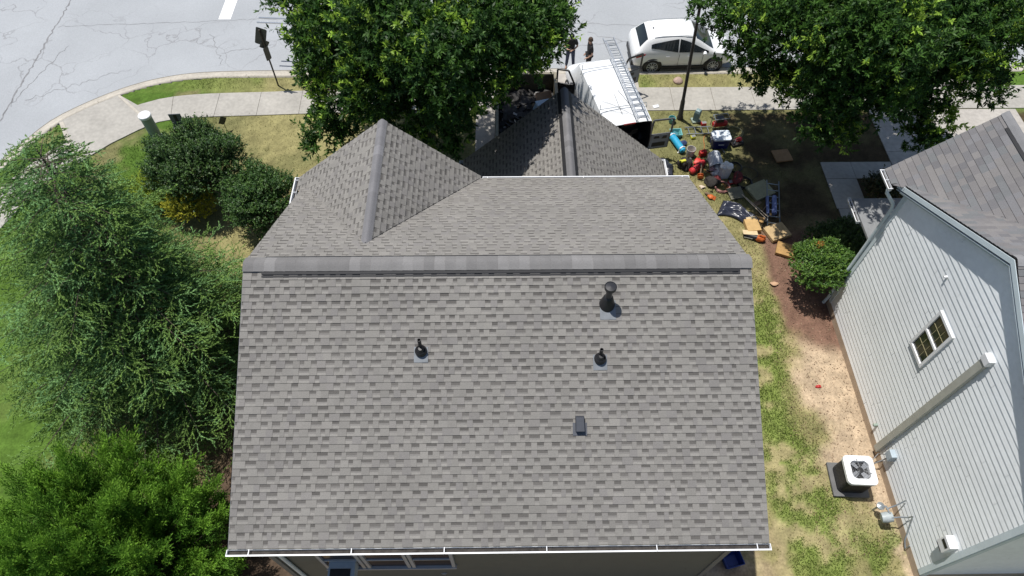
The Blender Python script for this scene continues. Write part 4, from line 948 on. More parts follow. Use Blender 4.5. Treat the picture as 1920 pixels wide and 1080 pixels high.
# ------------------------------------------------------------------ street furniture
lp = thing('street_lamp', 'tall dark brown lamp post on the lawn between the van and the cooler', 'street lamp', (7.36,18.15,0)); lp.rotation_euler = (0,R(-4.2),0)
g = MB(); g.lathe((0,0,0),[(.13,0),(.13,.10),(.10,.16),(.085,.9),(.075,.95),(.066,1.0),(.052,5.6),(.05,5.75)],16); g.build('pole', M_steelpole, lp, smooth=True)
g = MB(); g.lathe((0,0,5.75),[(.05,0),(.11,.05),(.17,.42),(.16,.44)],12); l_ = g.build('lantern', pm('lamp_glass',(.55,.55,.5),.05,5,.2), lp, smooth=True); g = MB(); g.lathe((0,0,6.18),[(.21,0),(.16,.1),(.05,.2),(0,.24)],12); g.build('lamp_cap', M_steelpole, l_, smooth=True)

sp = thing('road_sign', 'brown sign post with dark sign backs in the grass strip by the kerb', 'sign', (-9.43,20.3,0))
g = MB(); g.tube([(0,0,0),(0,0,2.7)],.035,8); g.build('post', M_steelpole, sp, smooth=True)
def plate(w, h, c, rz, rot=0, name='sign_plate'):
    g = MB(); g.T = Matrix.Translation(c) @ Matrix.Rotation(rz,4,'Z') @ Matrix.Rotation(rot,4,'Y'); rr = .05; P = []
    for sx, sz, a0 in ((1,1,0),(-1,1,90),(-1,-1,180),(1,-1,270)):
        for k in range(4):
            a = R(a0+k*30); P.append((sx*(w/2-rr)+rr*math.cos(a), 0, sz*(h/2-rr)+rr*math.sin(a)))
    g.extr(P, (0,.006,0)); return g.build(name, M_signback, sp)
plate(.42,.80,(-.04,.05,2.36),R(-4),R(20)); plate(.26,.60,(.02,-.03,1.62),R(55)); plate(.34,.34,(0,.04,2.0),R(40),R(45))
cy = thing('utility_pedestal', 'tall grey green cylinder with a bright white cap by the corner ramp', 'utility pedestal', (-13.68,17.19,0))
g = MB(); g.lathe((0,0,0),[(.235,0),(.235,.06),(.205,.08),(.215,1.12)],28); g.build('tube', M_util, cy, smooth=True); g = MB(); g.lathe((0,0,1.12),[(.235,-.04),(.24,.05),(.225,.07),(0,.085)],28); g.build('cap', M_wplas, cy, smooth=True)
ms = thing('utility_box', 'dark utility box with a grey back panel behind the holly bush', 'utility box', (-12.72,17.35,0), R(4))
g = MB(); g.box((0,0,.22),(.38,.24,.44)); g.build('box', M_blackm, ms, bevel=.015); g = MB(); g.box((0,.16,.5),(.46,.03,.86)); g.build('back_panel', pm('panel_grey',(.12,.13,.14),.1,5,.5), ms); g = MB(); g.box((0,.135,.62),(.10,.02,.6)); g.build('stripe', M_black, ms)
ys = thing('yard_sign', 'small dark diamond yard sign stuck in the front lawn', 'sign', (-11.0,17.58,0))
g = MB(); g.tube([(0,0,0),(0,0,.45)],.012,6); g.build('stake', M_blackm, ys); g = MB(); g.T = Matrix.Translation((0,0,.52)) @ Matrix.Rotation(R(55),4,'Z') @ Matrix.Rotation(R(45),4,'Y'); g.box((0,0,0),(.30,.012,.30)); g.build('board', pm('sign_dark',(.02,.03,.025),.2,5,.5), ys)
g = MB(); g.box((0,-.008,0),(.16,.004,.02)); g.T = Matrix.Translation((-11.0,17.58,.52)) @ Matrix.Rotation(R(55),4,'Z')
gp = thing('utility_stub', 'short grey green utility stub on the lawn near the lamp post', 'utility pedestal', (7.98,18.0,0), R(10))
g = MB(); g.box((0,0,.03),(.36,.30,.06)); g.build('base', M_util, gp, bevel=.01); g = MB(); g.lathe((0,0,.06),[(.15,0),(.16,.4),(.13,.5),(0,.54)],4); g.build('cover', pm('stub_green',(.2,.29,.30),.1,5,.5), gp, bevel=.03)
g = MB(); g.lathe((0,0,0),[(.21,0),(.2,.05),(.14,.13),(.05,.165),(0,.17)],16); o = tag(g.build('round_stone', pm('pink_stone',(.42,.30,.25),.2,9,.8,scale2=30), smooth='full', loc=(7.62,20.45,0)), 'rounded pinkish stone in the grass strip beside the kerb', 'stone')
g = MB(); g.box((0,0,.012),(.24,.16,.012),rz=.3); g.box((.08,.03,.03),(.12,.1,.01),rz=.9,rx=.4); tag(g.build('paper_scrap', M_wplas, loc=(6.45,18.83,.03)), 'scrap of white paper on the sidewalk beside the van', 'litter')

# ------------------------------------------------------------------ condenser and gas meter
au = thing('air_conditioner', 'square outdoor condenser with white top and fan beside the clapboard wall', 'air conditioner', (9.88,3.1,.02), R(-3))
g = MB(); g.box((0,0,.04),(1.0,.98,.08)); g.build('pad', pm('grey_pad',(.14,.14,.14),.12,6,.85), au, bevel=.01)
def rrect(w, h, r, n=5):
    P = []
    for sx, sy, a0 in ((1,1,0),(-1,1,90),(-1,-1,180),(1,-1,270)):
        for k in range(n+1): a = R(a0+90*k/n); P.append((sx*(w/2-r)+r*math.cos(a), sy*(h/2-r)+r*math.sin(a)))
    return P
g = MB(); g.prism(rrect(.76,.76,.12),.08,.80); g.build('coil_body', pm('coil_black',(.018,.018,.02),.2,30,.6), au)
g = MB(); 
for zz in np.arange(.14,.78,.045):
    g.prism(rrect(.772,.772,.125), zz, zz+.012)
g.build('grille', M_blackm, au)
# white top with round opening
g = MB(); O = rrect(.82,.82,.13,7); n = len(O); I = []
for (xx, yy) in O: a = math.atan2(yy, xx); I.append((.30*math.cos(a), .30*math.sin(a)))
V = [(x_,y_,.90) for x_,y_ in O]+[(x_,y_,.915) for x_,y_ in I]+[(x_,y_,.80) for x_,y_ in O]+[(x_*.98,y_*.98,.80) for x_,y_ in I]
g.add(V, [(i,(i+1)%n,n+(i+1)%n,n+i) for i in range(n)]+[(2*n+i,2*n+(i+1)%n,(i+1)%n,i) for i in range(n)]+[(n+i,n+(i+1)%n,3*n+(i+1)%n,3*n+i) for i in range(n)]); g.build('top_cover', M_white, au, smooth=True)
g = MB(); g.lathe((0,0,.0),[(.30,.805),(.0,.80)],28); g.build('fan_well', M_blackm, au)
fan = MB(); fan.lathe((0,0,.83),[(.0,.08),(.075,.075),(.08,0)],16); fo = fan.build('fan', M_blackm, au, smooth=True)
for k in range(4):
    g = MB(); g.T = Matrix.Rotation(R(40+k*90),4,'Z'); g.add([(.07,-.05,.85),(.27,-.085,.835),(.275,.07,.88),(.07,.04,.875)],[(0,1,2,3)]); g.build('blade', pm('fan_blade',(.22,.23,.25),.1,8,.4), fo)
g = MB()
for rr in (.1,.16,.22,.285):
    pts = [(rr*math.cos(R(a)), rr*math.sin(R(a)), .93) for a in range(0,361,15)]; g.tube(pts,.003,4,cap=False)
for k in range(3):
    a = R(100+k*120); g.tube([(.06*math.cos(a),.06*math.sin(a),.935),(.31*math.cos(a),.31*math.sin(a),.925)],.008,5)
g.build('fan_guard', M_gplas, au)

gm = thing('gas_meter', 'grey gas meter with pipes at the foot of the clapboard wall', 'gas meter', (10.47,1.95,0), R(0))
g = MB(); g.lathe((0,0,.42),[(.0,-.16),(.13,-.14),(.15,0),(.13,.14),(0,.16)],16,axis=(1,0,.25)); g.build('meter_body', pm('meter_grey',(.34,.38,.39),.12,6,.45), gm, smooth=True)
g = MB(); g.lathe((-.12,.28,.5),[(.0,-.04),(.1,-.03),(.11,.02),(.04,.05),(0,.06)],14,axis=(.1,0,1)); g.build('regulator', M_galv, gm, smooth=True)
g = MB(); g.tube([(-.1,.32,0),(-.1,.3,.5),(.0,.25,.56),(.05,.05,.55)],.025,7); g.tube([(.05,-.05,.55),(.25,-.05,.6),(.40,-.1,.75),(.43,-.12,.9),(.42,-.55,.2),(.40,-.75,.12),(.44,-.72,.3)],.02,7); g.tube([(.02,.2,.5),(.3,.28,.62),(.42,.32,.85)],.02,7); g.build('pipe', M_galv, gm, smooth=True)

# ------------------------------------------------------------------ things scattered over the side lawn
def lump(c, r, sq, m, name, seed, parent=None, n=2, amp=.25, loc=None):
    """crumpled soft form"""
    bm = bmesh.new(); bmesh.ops.create_icosphere(bm, subdivisions=n+1, radius=1); rr = random.Random(seed)
    ph = [(Vector((rr.gauss(0,1),rr.gauss(0,1),rr.gauss(0,1)))*2.6, rr.uniform(0,6)) for _ in range(5)]
    for v in bm.verts:
        d = 1+amp*sum(math.sin(v.co.dot(k_)+p_) for k_, p_ in ph)/3+rr.uniform(-.05,.05); v.co = Vector(c)+Vector((v.co.x*r*sq[0]*d, v.co.y*r*sq[1]*d, v.co.z*r*sq[2]*d))
    me = bpy.data.meshes.new(name); bm.to_mesh(me); bm.free(); me.materials.append(m); o = bpy.data.objects.new(name, me); C.objects.link(o); me.polygons.foreach_set('use_smooth',[True]*len(me.polygons)); me.set_sharp_from_angle(angle=R(30))
    if parent: o.parent = parent
    if loc: o.location = loc
    return o
def board(name, label, cat, c, d, rz, m, rx=0, ry=0):
    g = MB(); g.box((0,0,d[2]/2),d); rr = random.Random(hash(label)%999 if False else int(c[0]*100)); o = tag(g.build(name, m, bevel=.012, loc=c), label, cat); o.rotation_euler = (rx,ry,rz); return o
# cyan bag
t = thing('equipment_bag', 'long cyan equipment bag beside the open rear van door', 'bag', (6.98,16.58,0), R(-68))
g = MB(); g.tube([(-.5,0,.13),(-.47,0,.14),(-.2,.01,.15),(.2,-.01,.15),(.47,0,.14),(.5,0,.13)],[.06,.125,.14,.14,.125,.07],14); g.build('sack', M_cyan, t, smooth=True)
g = MB()
for xx in (-.4,.38): g.tube([(xx,-.12,.06),(xx,-.1,.24),(xx,0,.293),(xx,.1,.24),(xx,.12,.06)],.03,6)
g.build('strap', M_wplas, t, smooth=True)
t = thing('tool_roll', 'dark blue tool roll between the cyan bag and white bucket', 'bag', (7.22,16.6,0), .5); lump((0,0,.09),.2,(1,.6,.5),pm('navy_fabric',(.03,.05,.13),.3,12,.7),'pouch',4,t); lump((.12,.16,.07),.12,(1,.7,.5),pm('drab_fabric',(.2,.2,.09),.3,12,.8),'flap',5,t)
def bucket(name, label, loc, r, h, m, rz=0):
    t = thing(name, label, 'bucket', loc, rz); g = MB(); g.lathe((0,0,0),[(r*.82,0),(r*.98,h*.86),(r*1.04,h*.87),(r*1.04,h),(r*.97,h),(r*.8,.02),(0,.02)],24); g.build('pail', m, t, smooth=True)
    g = MB(); g.tube([(r*1.05*math.cos(R(a)), r*1.05*math.sin(R(a))*.9, h*.9-abs(math.sin(R(a)))*h*.45) for a in range(180,361,20)],.006,5,cap=False); g.build('handle', M_gplas, t); return t
bucket('bucket', 'white plastic bucket standing near the red bag', (7.42,16.05,0), .17, .36, pm('dirty_white_plastic',(.52,.48,.45),.12,6,.55))
bucket('bucket', 'small teal bucket near the foot of the lamp post', (6.98,17.95,0), .14, .22, M_teal)
t = thing('storage_tub', 'square teal tub on the grass near the open van door', 'tub', (7.02,17.15,0), .05); g = MB()
g.add([(-.17,-.14,0),(.17,-.14,0),(.17,.14,0),(-.17,.14,0),(-.23,-.19,.2),(.23,-.19,.2),(.23,.19,.2),(-.23,.19,.2),(-.15,-.12,.03),(.15,-.12,.03),(.15,.12,.03),(-.15,.12,.03),(-.2,-.165,.2),(.2,-.165,.2),(.2,.165,.2),(-.2,.165,.2)],[(0,3,2,1),(0,1,5,4),(1,2,6,5),(2,3,7,6),(3,0,4,7),(8,9,10,11),(8,12,13,9),(9,13,14,10),(10,14,15,11),(11,15,12,8),(4,5,13,12),(5,6,14,13),(6,7,15,14),(7,4,12,15)]); g.build('basin', M_teal, t); lump((0,0,.08),.13,(1,.8,.4),pm('teal_cloth',(.05,.2,.24),.3,12,.8),'rag',6,t)
# cooler
t = thing('cooler', 'dark blue cooler with a white lid on the shaded lawn', 'cooler', (8.66,16.62,0), R(2)); g = MB(); g.add([(x_,y_,0) for x_,y_ in rrect(.62,.46,.06)]+[(x_,y_,.44) for x_,y_ in rrect(.72,.54,.07)], [tuple(range(24))[::-1], tuple(range(24,48))]+[(i,(i+1)%24,24+(i+1)%24,24+i) for i in range(24)]); g.build('body', pm('cooler_blue',(.008,.014,.11),.1,5,.4), t, smooth=True)
g = MB(); g.prism(rrect(.72,.55,.09),.44,.52); g.build('lid', pm('cooler_lid',(.66,.72,.78),.1,9,.5), t, bevel=.02); g = MB(); g.box((0,-.262,.24),(.22,.006,.03)); g.build('badge', M_wplas, t)
g = MB(); 
for sx in (-1,1): g.box((sx*.36,0,.34),(.04,.2,.05))
g.build('handle', M_gplas, t, bevel=.01)
# compressor behind the cooler
t = thing('air_compressor', 'portable red and black compressor behind the blue cooler', 'compressor', (8.82,17.55,0), R(8)); g = MB(); g.lathe((0,0,.26),[(0,-.3),(.1,-.29),(.13,-.22),(.13,.22),(.1,.29),(0,.3)],16,axis=(1,0,0)); g.build('tank', M_red, t, smooth=True)
g = MB(); g.box((-.05,0,.5),(.3,.24,.2)); g.build('motor', M_blackm, t, bevel=.03)
g = MB(); g.tube([(-.3,-.15,.1),(-.3,-.15,.62),(.28,-.15,.62),(.28,.15,.62),(-.3,.15,.62),(-.3,.15,.1)],.018,6); g.tube([(-.3,-.15,.62),(-.3,.15,.62)],.018,6); g.build('frame', M_galv, t, smooth=True)
for sd_ in (-1,1): 
    g = MB(); g.lathe((.2,sd_*.2,.11),[(0,-.03),(.09,-.03),(.11,0),(.09,.03),(0,.03)],14,axis=(0,1,0)); g.build('wheel', M_black, t, smooth=True)
# generator-like tool right of the cooler
t = thing('nail_gun_case', 'open black tool case with a red tool lying beside the blue cooler', 'tool case', (9.38,16.7,0), R(20)); g = MB(); g.box((0,0,.05),(.5,.36,.1)); g.build('case', M_fabblk, t, bevel=.01); lump((.1,.02,.15),.12,(1.1,.7,.6),M_red,'tool',8,t); g = MB(); g.tube([(-.2,-.1,.12),(0,.05,.17),(.2,-.12,.13)],.02,6); g.build('tool_handle', M_gplas, t)
def coil(name, label, loc, r, m, turns=3, tr=.014, rz=0, flat=.015, seed=1, cat='hose'):
    rr = random.Random(seed); pts = []; ph = rr.uniform(0,6)
    for k in range(turns*22+1):
        a = 2*math.pi*k/22+ph; q = r*(1+rr.uniform(-.05,.05)+.06*math.sin(a*.37)); pts.append((q*math.cos(a), q*math.sin(a)*.95, tr+flat*(k/22)+rr.uniform(0,.008)))
    g = MB(); g.tube(pts, tr, 6); o = tag(g.build(name, m, smooth=True, loc=loc), label, cat); return o
coil('hose_coil', 'pale yellow hose coil lying on the dark grass behind the red tool', (9.42,17.3,0), .33, pm('yellow_hose',(.32,.3,.16),.15,6,.6), 2, .012, seed=3)
coil('hose_coil', 'black hose coil lying on the shaded grass beyond the white sack', (9.05,15.35,0), .26, M_black, 4, .016, seed=4)
coil('hose_coil', 'reddish hose coil in the sun below the white sack', (8.38,14.33,0), .27, pm('red_hose',(.34,.16,.14),.25,8,.6), 5, .02, seed=5)
coil('hose_coil', 'dark hose coil in the shade beside the dark red bag', (9.25,14.55,0), .30, M_black, 5, .018, seed=6)
t = thing('gas_can', 'small red can on the shaded grass behind the grey tub', 'can', (7.92,16.05,0), .3); g = MB(); g.box((0,0,.11),(.28,.2,.22)); g.build('can', M_red, t, bevel=.03); g = MB(); g.tube([(-.08,0,.22),(-.08,0,.28),(.06,0,.28),(.06,0,.22)],.016,6); g.build('handle', M_red, t)
# backpack with yellow item, red bag
t = thing('tool_bag', 'dark brown tool bag with a yellow green tool on top', 'bag', (7.12,15.42,0), R(30)); lump((0,0,.16),.27,(1,.95,.7),M_fabblk,'bag',11,t,amp=.4); lump((.12,.15,.17),.16,(1,.8,.7),pm('brown_leather',(.07,.045,.035),.3,10,.7),'pocket',12,t); 
g = MB(); g.tube([(-.2,-.1,.25),(-.1,-.15,.42),(.1,.1,.44),(.2,.12,.28)],.018,6); g.build('strap', M_black, t, smooth=True)
g = MB(); g.box((0,0,0),(.2,.1,.09),rz=.3); g.tube([(-.16,.0,.02),(-.05,0,.02)],.035,8); tag(g.build('cordless_tool', M_yellow, bevel=.015, loc=(7.0,15.38,.37)), 'yellow green cordless tool lying on the brown tool bag', 'tool')
t = thing('duffel_bag', 'red duffel bag with dark straps lying on the sunny grass', 'bag', (7.58,15.28,0), R(38)); g = MB(); g.tube([(-.40,0,.12),(-.36,0,.13),(-.1,0,.13),(.2,.02,.13),(.38,.06,.12),(.42,.07,.11)],[.07,.12,.13,.13,.12,.07],14); g.build('sack', pm('red_nylon',(.50,.035,.04),.2,9,.5,.4), t, smooth=True); lump((.25,.22,.1),.17,(1,.8,.5),pm('bright_red_nylon',(.6,.05,.035),.15,9,.5),'jacket_flap',13,t)
g = MB()
for xx in (-.22,.06): g.tube([(xx,-.13,.05),(xx,-.11,.21),(xx,0,.268),(xx,.11,.21),(xx,.13,.05)],.022,6)
g.build('strap', M_black, t, smooth=True)
# tub tipped over with wrappings; white sack
t = thing('trash_tub', 'ribbed grey white tub tipped over with crumpled wrappings spilling out', 'tub', (8.22,15.28,0), R(0)); g = MB(); ax = (.08,-.72,-.22); prof = [(.0,-.32),(.19,-.315),(.215,-.29),(.245,.0),(.265,.28),(.275,.29),(.25,.28),(.21,-.27),(0,-.28)]; g.lathe((0,.12,.38),prof,36,axis=ax); g.build('tub', pm('grey_white_plastic',(.50,.52,.57),.1,6,.5), t, smooth=True)
g = MB(); A = Vector(ax).normalized(); q = A.to_track_quat('Z','Y').to_matrix()
for k in range(18):
    a = 2*math.pi*k/18; d = q @ Vector((math.cos(a),math.sin(a),0)); g.tube([Vector((0,.12,.38))-A*.26+d*.222, Vector((0,.12,.38))+A*.22+d*.263],.008,4)
g.build('rib', pm('rib_grey',(.62,.64,.68),.08,6,.5), t)
for k, (cx_, cy2, cz_, rr, mm) in enumerate(((-.12,-.18,.24,.13,pm('pinkish_wrap',(.32,.22,.26),.4,14,.7)),(.08,-.2,.26,.14,M_wplas),(.14,-.32,.13,.12,pm('silver_wrap',(.6,.6,.62),.3,16,.4)),(-.05,-.34,.1,.11,M_wplas),(.22,-.25,.18,.1,M_wplas))): lump((cx_,cy2,cz_),rr,(1,.9,.8),mm,'wrapping',20+k,t,amp=.5)
t = thing('white_sack', 'tall white plastic sack with a crumpled top beside the grey tub', 'sack', (8.52,14.92,0), R(8)); g = MB(); r_ = random.Random(3); L0 = rrect(.34,.28,.05); L1 = rrect(.40,.30,.06)
g.add([(x_,y_,0) for x_,y_ in L0]+[(x_*1.02+.01,y_,.28) for x_,y_ in L1]+[(x_+.015,y_,.55) for x_,y_ in L1],[tuple(range(24))[::-1],tuple(range(48,72))]+[(i,(i+1)%24,24+(i+1)%24,24+i) for i in range(24)]+[(24+i,24+(i+1)%24,48+(i+1)%24,48+i) for i in range(24)]); g.build('sack_body', pm('white_sack_plastic',(.55,.56,.6),.12,9,.45,.4), t, smooth=True)
for k, (a, b_) in enumerate(((-.1,.02),(.1,-.03),(.02,.08))): lump((a,b_,.57),.13,(1,.9,.7),M_wplas,'crumpled_top',30+k,t,amp=.4)
# dark bags, reel, small bits
t = thing('tool_bag', 'black and dark red tool bag in the shadow of the grey tub', 'bag', (8.0,14.62,0), .4); lump((0,0,.14),.25,(1.2,.9,.6),M_fabblk,'bag',41,t,amp=.4); lump((.22,-.05,.12),.16,(1,.9,.7),M_maroon,'pocket',42,t)
t = thing('tool_bag', 'dark red bag lying between the white sack and olive board', 'bag', (9.0,14.72,0), 1.1); lump((0,0,.12),.24,(1.2,.7,.6),M_maroon,'bag',43,t,amp=.3); g = MB(); g.tube([(-.2,0,.2),(0,.05,.34),(.2,0,.2)],.015,6); g.build('strap', M_black, t, smooth=True)
t = thing('hose_reel', 'orange reel with a dark arm at the corner of the gutter', 'reel', (7.62,14.83,0), .3); g = MB(); g.lathe((0,0,.12),[(.02,-.06),(.12,-.055),(.12,-.04),(.05,-.03),(.05,.03),(.12,.04),(.12,.055),(.02,.06)],18,axis=(.5,1,.2)); g.build('spool', M_orange, t, smooth=True); g = MB(); g.tube([(.02,.05,.12),(.12,.25,.3),(.2,.42,.32)],.03,7); g.build('arm', M_wood, t, smooth=True)
t = thing('work_glove', 'orange and brown glove lying on the grass by the roof edge', 'glove', (7.85,13.85,0), -.5); lump((0,0,.05),.12,(1,.8,.45),M_orange,'palm',50,t); 
for k in range(4):
    g = MB(); g.tube([(.07,-.06+k*.04,.05),(.16+.01*(k%2),-.075+k*.05,.045),(.2,-.08+k*.052,.03)],[.02,.018,.012],6); g.build('finger', M_orange, t, smooth=True)
lump((-.14,.08,.06),.09,(1.3,.6,.5),M_wood,'cuff',51,t)
t = thing('trash_bag', 'black plastic bag heaped beside the garage gutter', 'bag', (6.28,15.0,0), .3); lump((0,0,.3),.38,(.9,1,.8),M_tarp,'bag',55,t,amp=.4)
# loose boards
board('foam_board', 'small grey olive board propped beside the red hose coil', 'board', (8.82,14.0,.05), (.56,.52,.05), R(12), pm('grey_olive_board',(.17,.165,.12),.12,5,.85), rx=.12)
board('foam_board', 'large olive board lying on the grass in dappled shade', 'board', (9.76,14.12,.03), (.88,.72,.10), R(26), M_olive, rx=.05)
board('foam_board', 'brown board lying alone in deep shade away from the other boards', 'board', (11.03,15.95,.02), (.68,.62,.06), R(8), pm('shaded_brown_board',(.30,.18,.09),.15,5,.9))
board('foam_board', 'thick tan foam slab beside the feet of the grey ladder', 'board', (9.93,12.1,.02), (.78,.66,.14), R(20), M_tan, rx=-.03)
board('foam_board', 'square brown foam slab resting on the mulch near the bush', 'board', (10.06,11.3,.02), (.66,.56,.12), R(-22), M_tan2)
t = thing('cardboard_box', 'crushed tan cardboard box with flaps near the orange saw', 'box', (9.1,12.35,0), R(5)); g = MB(); g.box((0,.05,.09),(.5,.55,.16)); g.build('carton', pm('tan_card',(.5,.33,.14),.12,6,.85), t, bevel=.01); g = MB(); g.box((-.2,-.3,.17),(.52,.26,.012),rx=-.25,rz=-.2); g.box((.05,.32,.14),(.4,.2,.012),rx=.3,rz=.1); g.build('flap', pm('pale_card',(.6,.47,.28),.1,6,.85), t)
t = thing('leaf_blower', 'orange and black power tool lying in front of the cardboard box', 'power tool', (9.1,11.85,0), R(-18)); g = MB(); g.tube([(-.42,.03,.1),(-.15,.02,.1),(.05,0,.12)],[.075,.09,.1],12); g.build('nozzle', M_black, t, smooth=True); lump((.17,.0,.13),.16,(1.1,.8,.8),M_orange,'motor_housing',60,t,amp=.15); g = MB(); g.tube([(.05,-.02,.22),(.12,-.02,.32),(.28,-.02,.3),(.3,-.02,.18)],.02,6); g.build('handle', M_orange, t, smooth=True); g = MB(); g.box((-.25,-.09,.1),(.3,.012,.03)); g.build('guide_bar', M_alu, t)
# tarp: crumpled sheet
def tarp(loc, rz):
    V = []; nx_, ny_ = 34, 22; r_ = random.Random(6)
    for i in range(nx_+1):
        for j_ in range(ny_+1):
            u, v = i/nx_, j_/ny_; xx = (u-.5)*1.5; yy = (v-.5)*(.5+.35*(1-u))+.12*math.sin(u*5)
            zz = .06+.06*abs(math.sin(v*15+u*4+math.sin(u*9)))+.05*math.sin(u*13+v*3)*math.sin(v*3.1)+.05*abs(math.sin(v*7-u*6)); zz *= min(1, 8*min(v,1-v)+.15)*min(1, 8*min(u,1-u)+.2); V.append((xx,yy,max(.008,zz)))
    f = [(i*(ny_+1)+j_, i*(ny_+1)+j_+1, (i+1)*(ny_+1)+j_+1, (i+1)*(ny_+1)+j_) for i in range(nx_) for j_ in range(ny_)]
    g = MB(); g.add(V, f); o = tag(g.build('tarp', pm('navy_tarp',(.028,.032,.05),.25,5,.28,.2), smooth='full', loc=loc), 'crumpled dark navy tarp spread over the grass by the long poles', 'tarp'); o.rotation_euler = (0,0,rz); m = o.modifiers.new('thick','SOLIDIFY'); m.thickness = .006
tarp((8.78,12.98,0), R(-28))
for k, (a, b_, lab) in enumerate((((9.0,13.85,.16),(9.62,12.62,.22),'pale wooden pole lying across the tarp nearer the crumpled end'),((9.12,13.72,.14),(9.72,12.72,.20),'pale wooden pole lying across the tarp nearer the large olive board'),((10.15,13.75,.05),(9.62,13.1,.12),'short dark pole beside the olive board and ladder'))):
    g = MB(); g.tube([(0,0,0), Vector(b_)-Vector(a)], .017, 7); tag(g.build('wooden_pole', pm('pale_pole',(.5,.42,.32),.15,9,.7) if k < 2 else M_wood, smooth=True, loc=a), lab, 'pole')
t = thing('shovel', 'dark shovel lying with its blade beside the tan slab', 'shovel', (9.72,12.95,.03), R(70)); g = MB(); g.tube([(0,0,.02),(.6,0,.08)],.018,7); g.build('shaft', M_wood, t); g = MB(); g.add([(-.3,-.1,.01),(-.05,-.13,.03),(0,0,.05),(-.05,.13,.03),(-.3,.1,.01),(-.38,0,.0)],[(0,1,2,5),(5,2,3,4)]); o = g.build('blade', M_blackm, t); m = o.modifiers.new('thick','SOLIDIFY'); m.thickness = .006
g = MB(); g.tube([(0,0,0),(.03,.15,.0),(.16,.72,.0),(.19,.85,.0)],[.085,.09,.09,.085],16); g.lathe((-.16,.42,.0),[(.0,-.42),(.06,-.42),(.06,.42),(0,.42)],10,axis=(.2,1,0)); tag(g.build('underlay_roll', pm('blue_roll',(.15,.19,.38),.12,7,.55), smooth=True, loc=(10.03,12.95,.09)), 'blue roll of underlay lying beneath the grey ladder', 'roll')
for k, (x_, y_, lab, mm, sz) in enumerate(((8.22,13.1,'small pale cup lying between the tarp and the roof edge',M_wplas,.06),(8.0,12.6,'small dark offcut close to the roof edge',M_black,.09),(7.05,16.2,'white scrap lying below the cyan bag',M_wplas,.05),(7.62,14.35,'crumpled pale paper by the corner of the front gutter',pm('paper',(.6,.5,.4),.2,9,.8),.09),(9.85,6.05,'small red scrap on the bare soil between the houses',M_red,.06),(9.35,9.9,'dry pale leaf litter clump on the mulch',pm('dry_leaf',(.5,.32,.2),.2,9,.8),.10))):
    o = lump((0,0,sz*.4),sz,(1.2,.8,.35),mm,'litter_scrap',80+k,loc=(x_,y_,0),amp=.5); tag(o, lab, 'litter')

def hand_tool(name, label, cat, loc, rz, L, head, mh, mw=M_wood):
    t = thing(name, label, cat, loc, rz); g = MB(); g.tube([(0,0,.02),(L*.5,.005,.022),(L,0,.02)],[.014,.017,.014],7); g.build('handle', mw, t, smooth=True); g = MB(); g.box((L,0,.022),head); g.build('head', mh, t, bevel=.006); return t
hand_tool('hammer', 'hammer with a pale handle lying below the red duffel bag', 'tool', (7.75,14.95,0), R(40), .34, (.05,.15,.04), M_blackm)
hand_tool('pry_bar', 'orange handled bar lying by the red hose coil', 'tool', (8.55,14.0,0), R(80), .5, (.09,.05,.03), M_blackm, M_orange)
hand_tool('broom', 'broom with a dark head lying across the grass near the dark red bag', 'broom', (9.5,14.75,0), R(-170), .75, (.08,.34,.08), M_fabblk)
hand_tool('rake', 'short rake lying between the cooler and the grey tub', 'tool', (8.25,16.15,0), R(15), .55, (.04,.3,.03), M_galv)
for k, (x_, y_, d_, rz_, mm, lab) in enumerate(((7.35,15.75,(.16,.12,.1),.4,M_black,'small black tool battery beside the brown tool bag'),(8.1,15.75,(.2,.14,.12),.9,M_gplas,'small grey parts box on the shaded grass behind the grey tub'),(8.75,14.55,(.22,.16,.11),.2,M_red,'small red parts box between the hose coils'),(9.55,13.55,(.3,.2,.04),.6,M_wood,'brown offcut of board lying beside the wooden poles'),(9.45,12.75,(.34,.26,.06),-.4,M_tan2,'tan offcut of foam lying under the pole ends'),(7.7,17.0,(.18,.14,.12),.3,M_yellow,'small yellow box on the grass below the dark ladder'),(8.25,17.75,(.2,.16,.14),.1,M_red,'small red box in the shade beside the compressor'),(9.3,12.55,(.3,.12,.05),.9,M_black,'black rubber strip lying on the cardboard flaps'))):
    t = thing('parts_box' if 'box' in lab else ('battery' if 'battery' in lab else 'offcut'), lab, 'box' if 'box' in lab else ('battery' if 'battery' in lab else 'offcut'), (x_,y_,0), rz_)
    g = MB(); g.box((0,0,d_[2]*.45),(d_[0],d_[1],d_[2]*.9)); g.build('base', mm, t, bevel=.008); g = MB(); g.box((.01,0,d_[2]*.95),(d_[0]*.9,d_[1]*.8,d_[2]*.12),rz=.05); g.build('top', mm if k in (3,4,7) else M_gplas, t, bevel=.004)
def cord(name, label, pts, r_, m):
    P = resample(pts, .06); g = MB(); g.tube([(a, b_, r_+.004) for a, b_ in P], r_, 5); tag(g.build(name, m, smooth=True), label, 'cord')
cord('air_hose', 'orange air hose snaking from the compressor towards the tool bags', [(8.75,17.3),(8.2,17.1),(8.05,16.4),(7.7,15.85),(7.85,15.3),(8.35,14.75),(8.6,14.1)], .012, pm('orange_hose',(.45,.16,.05),.12,8,.6))
cord('power_cord', 'black power cord looping over the grass by the olive board', [(9.1,15.1),(9.5,15.4),(9.9,15.1),(9.6,14.7),(9.2,14.3),(8.6,13.7),(8.3,13.5)], .009, M_black)

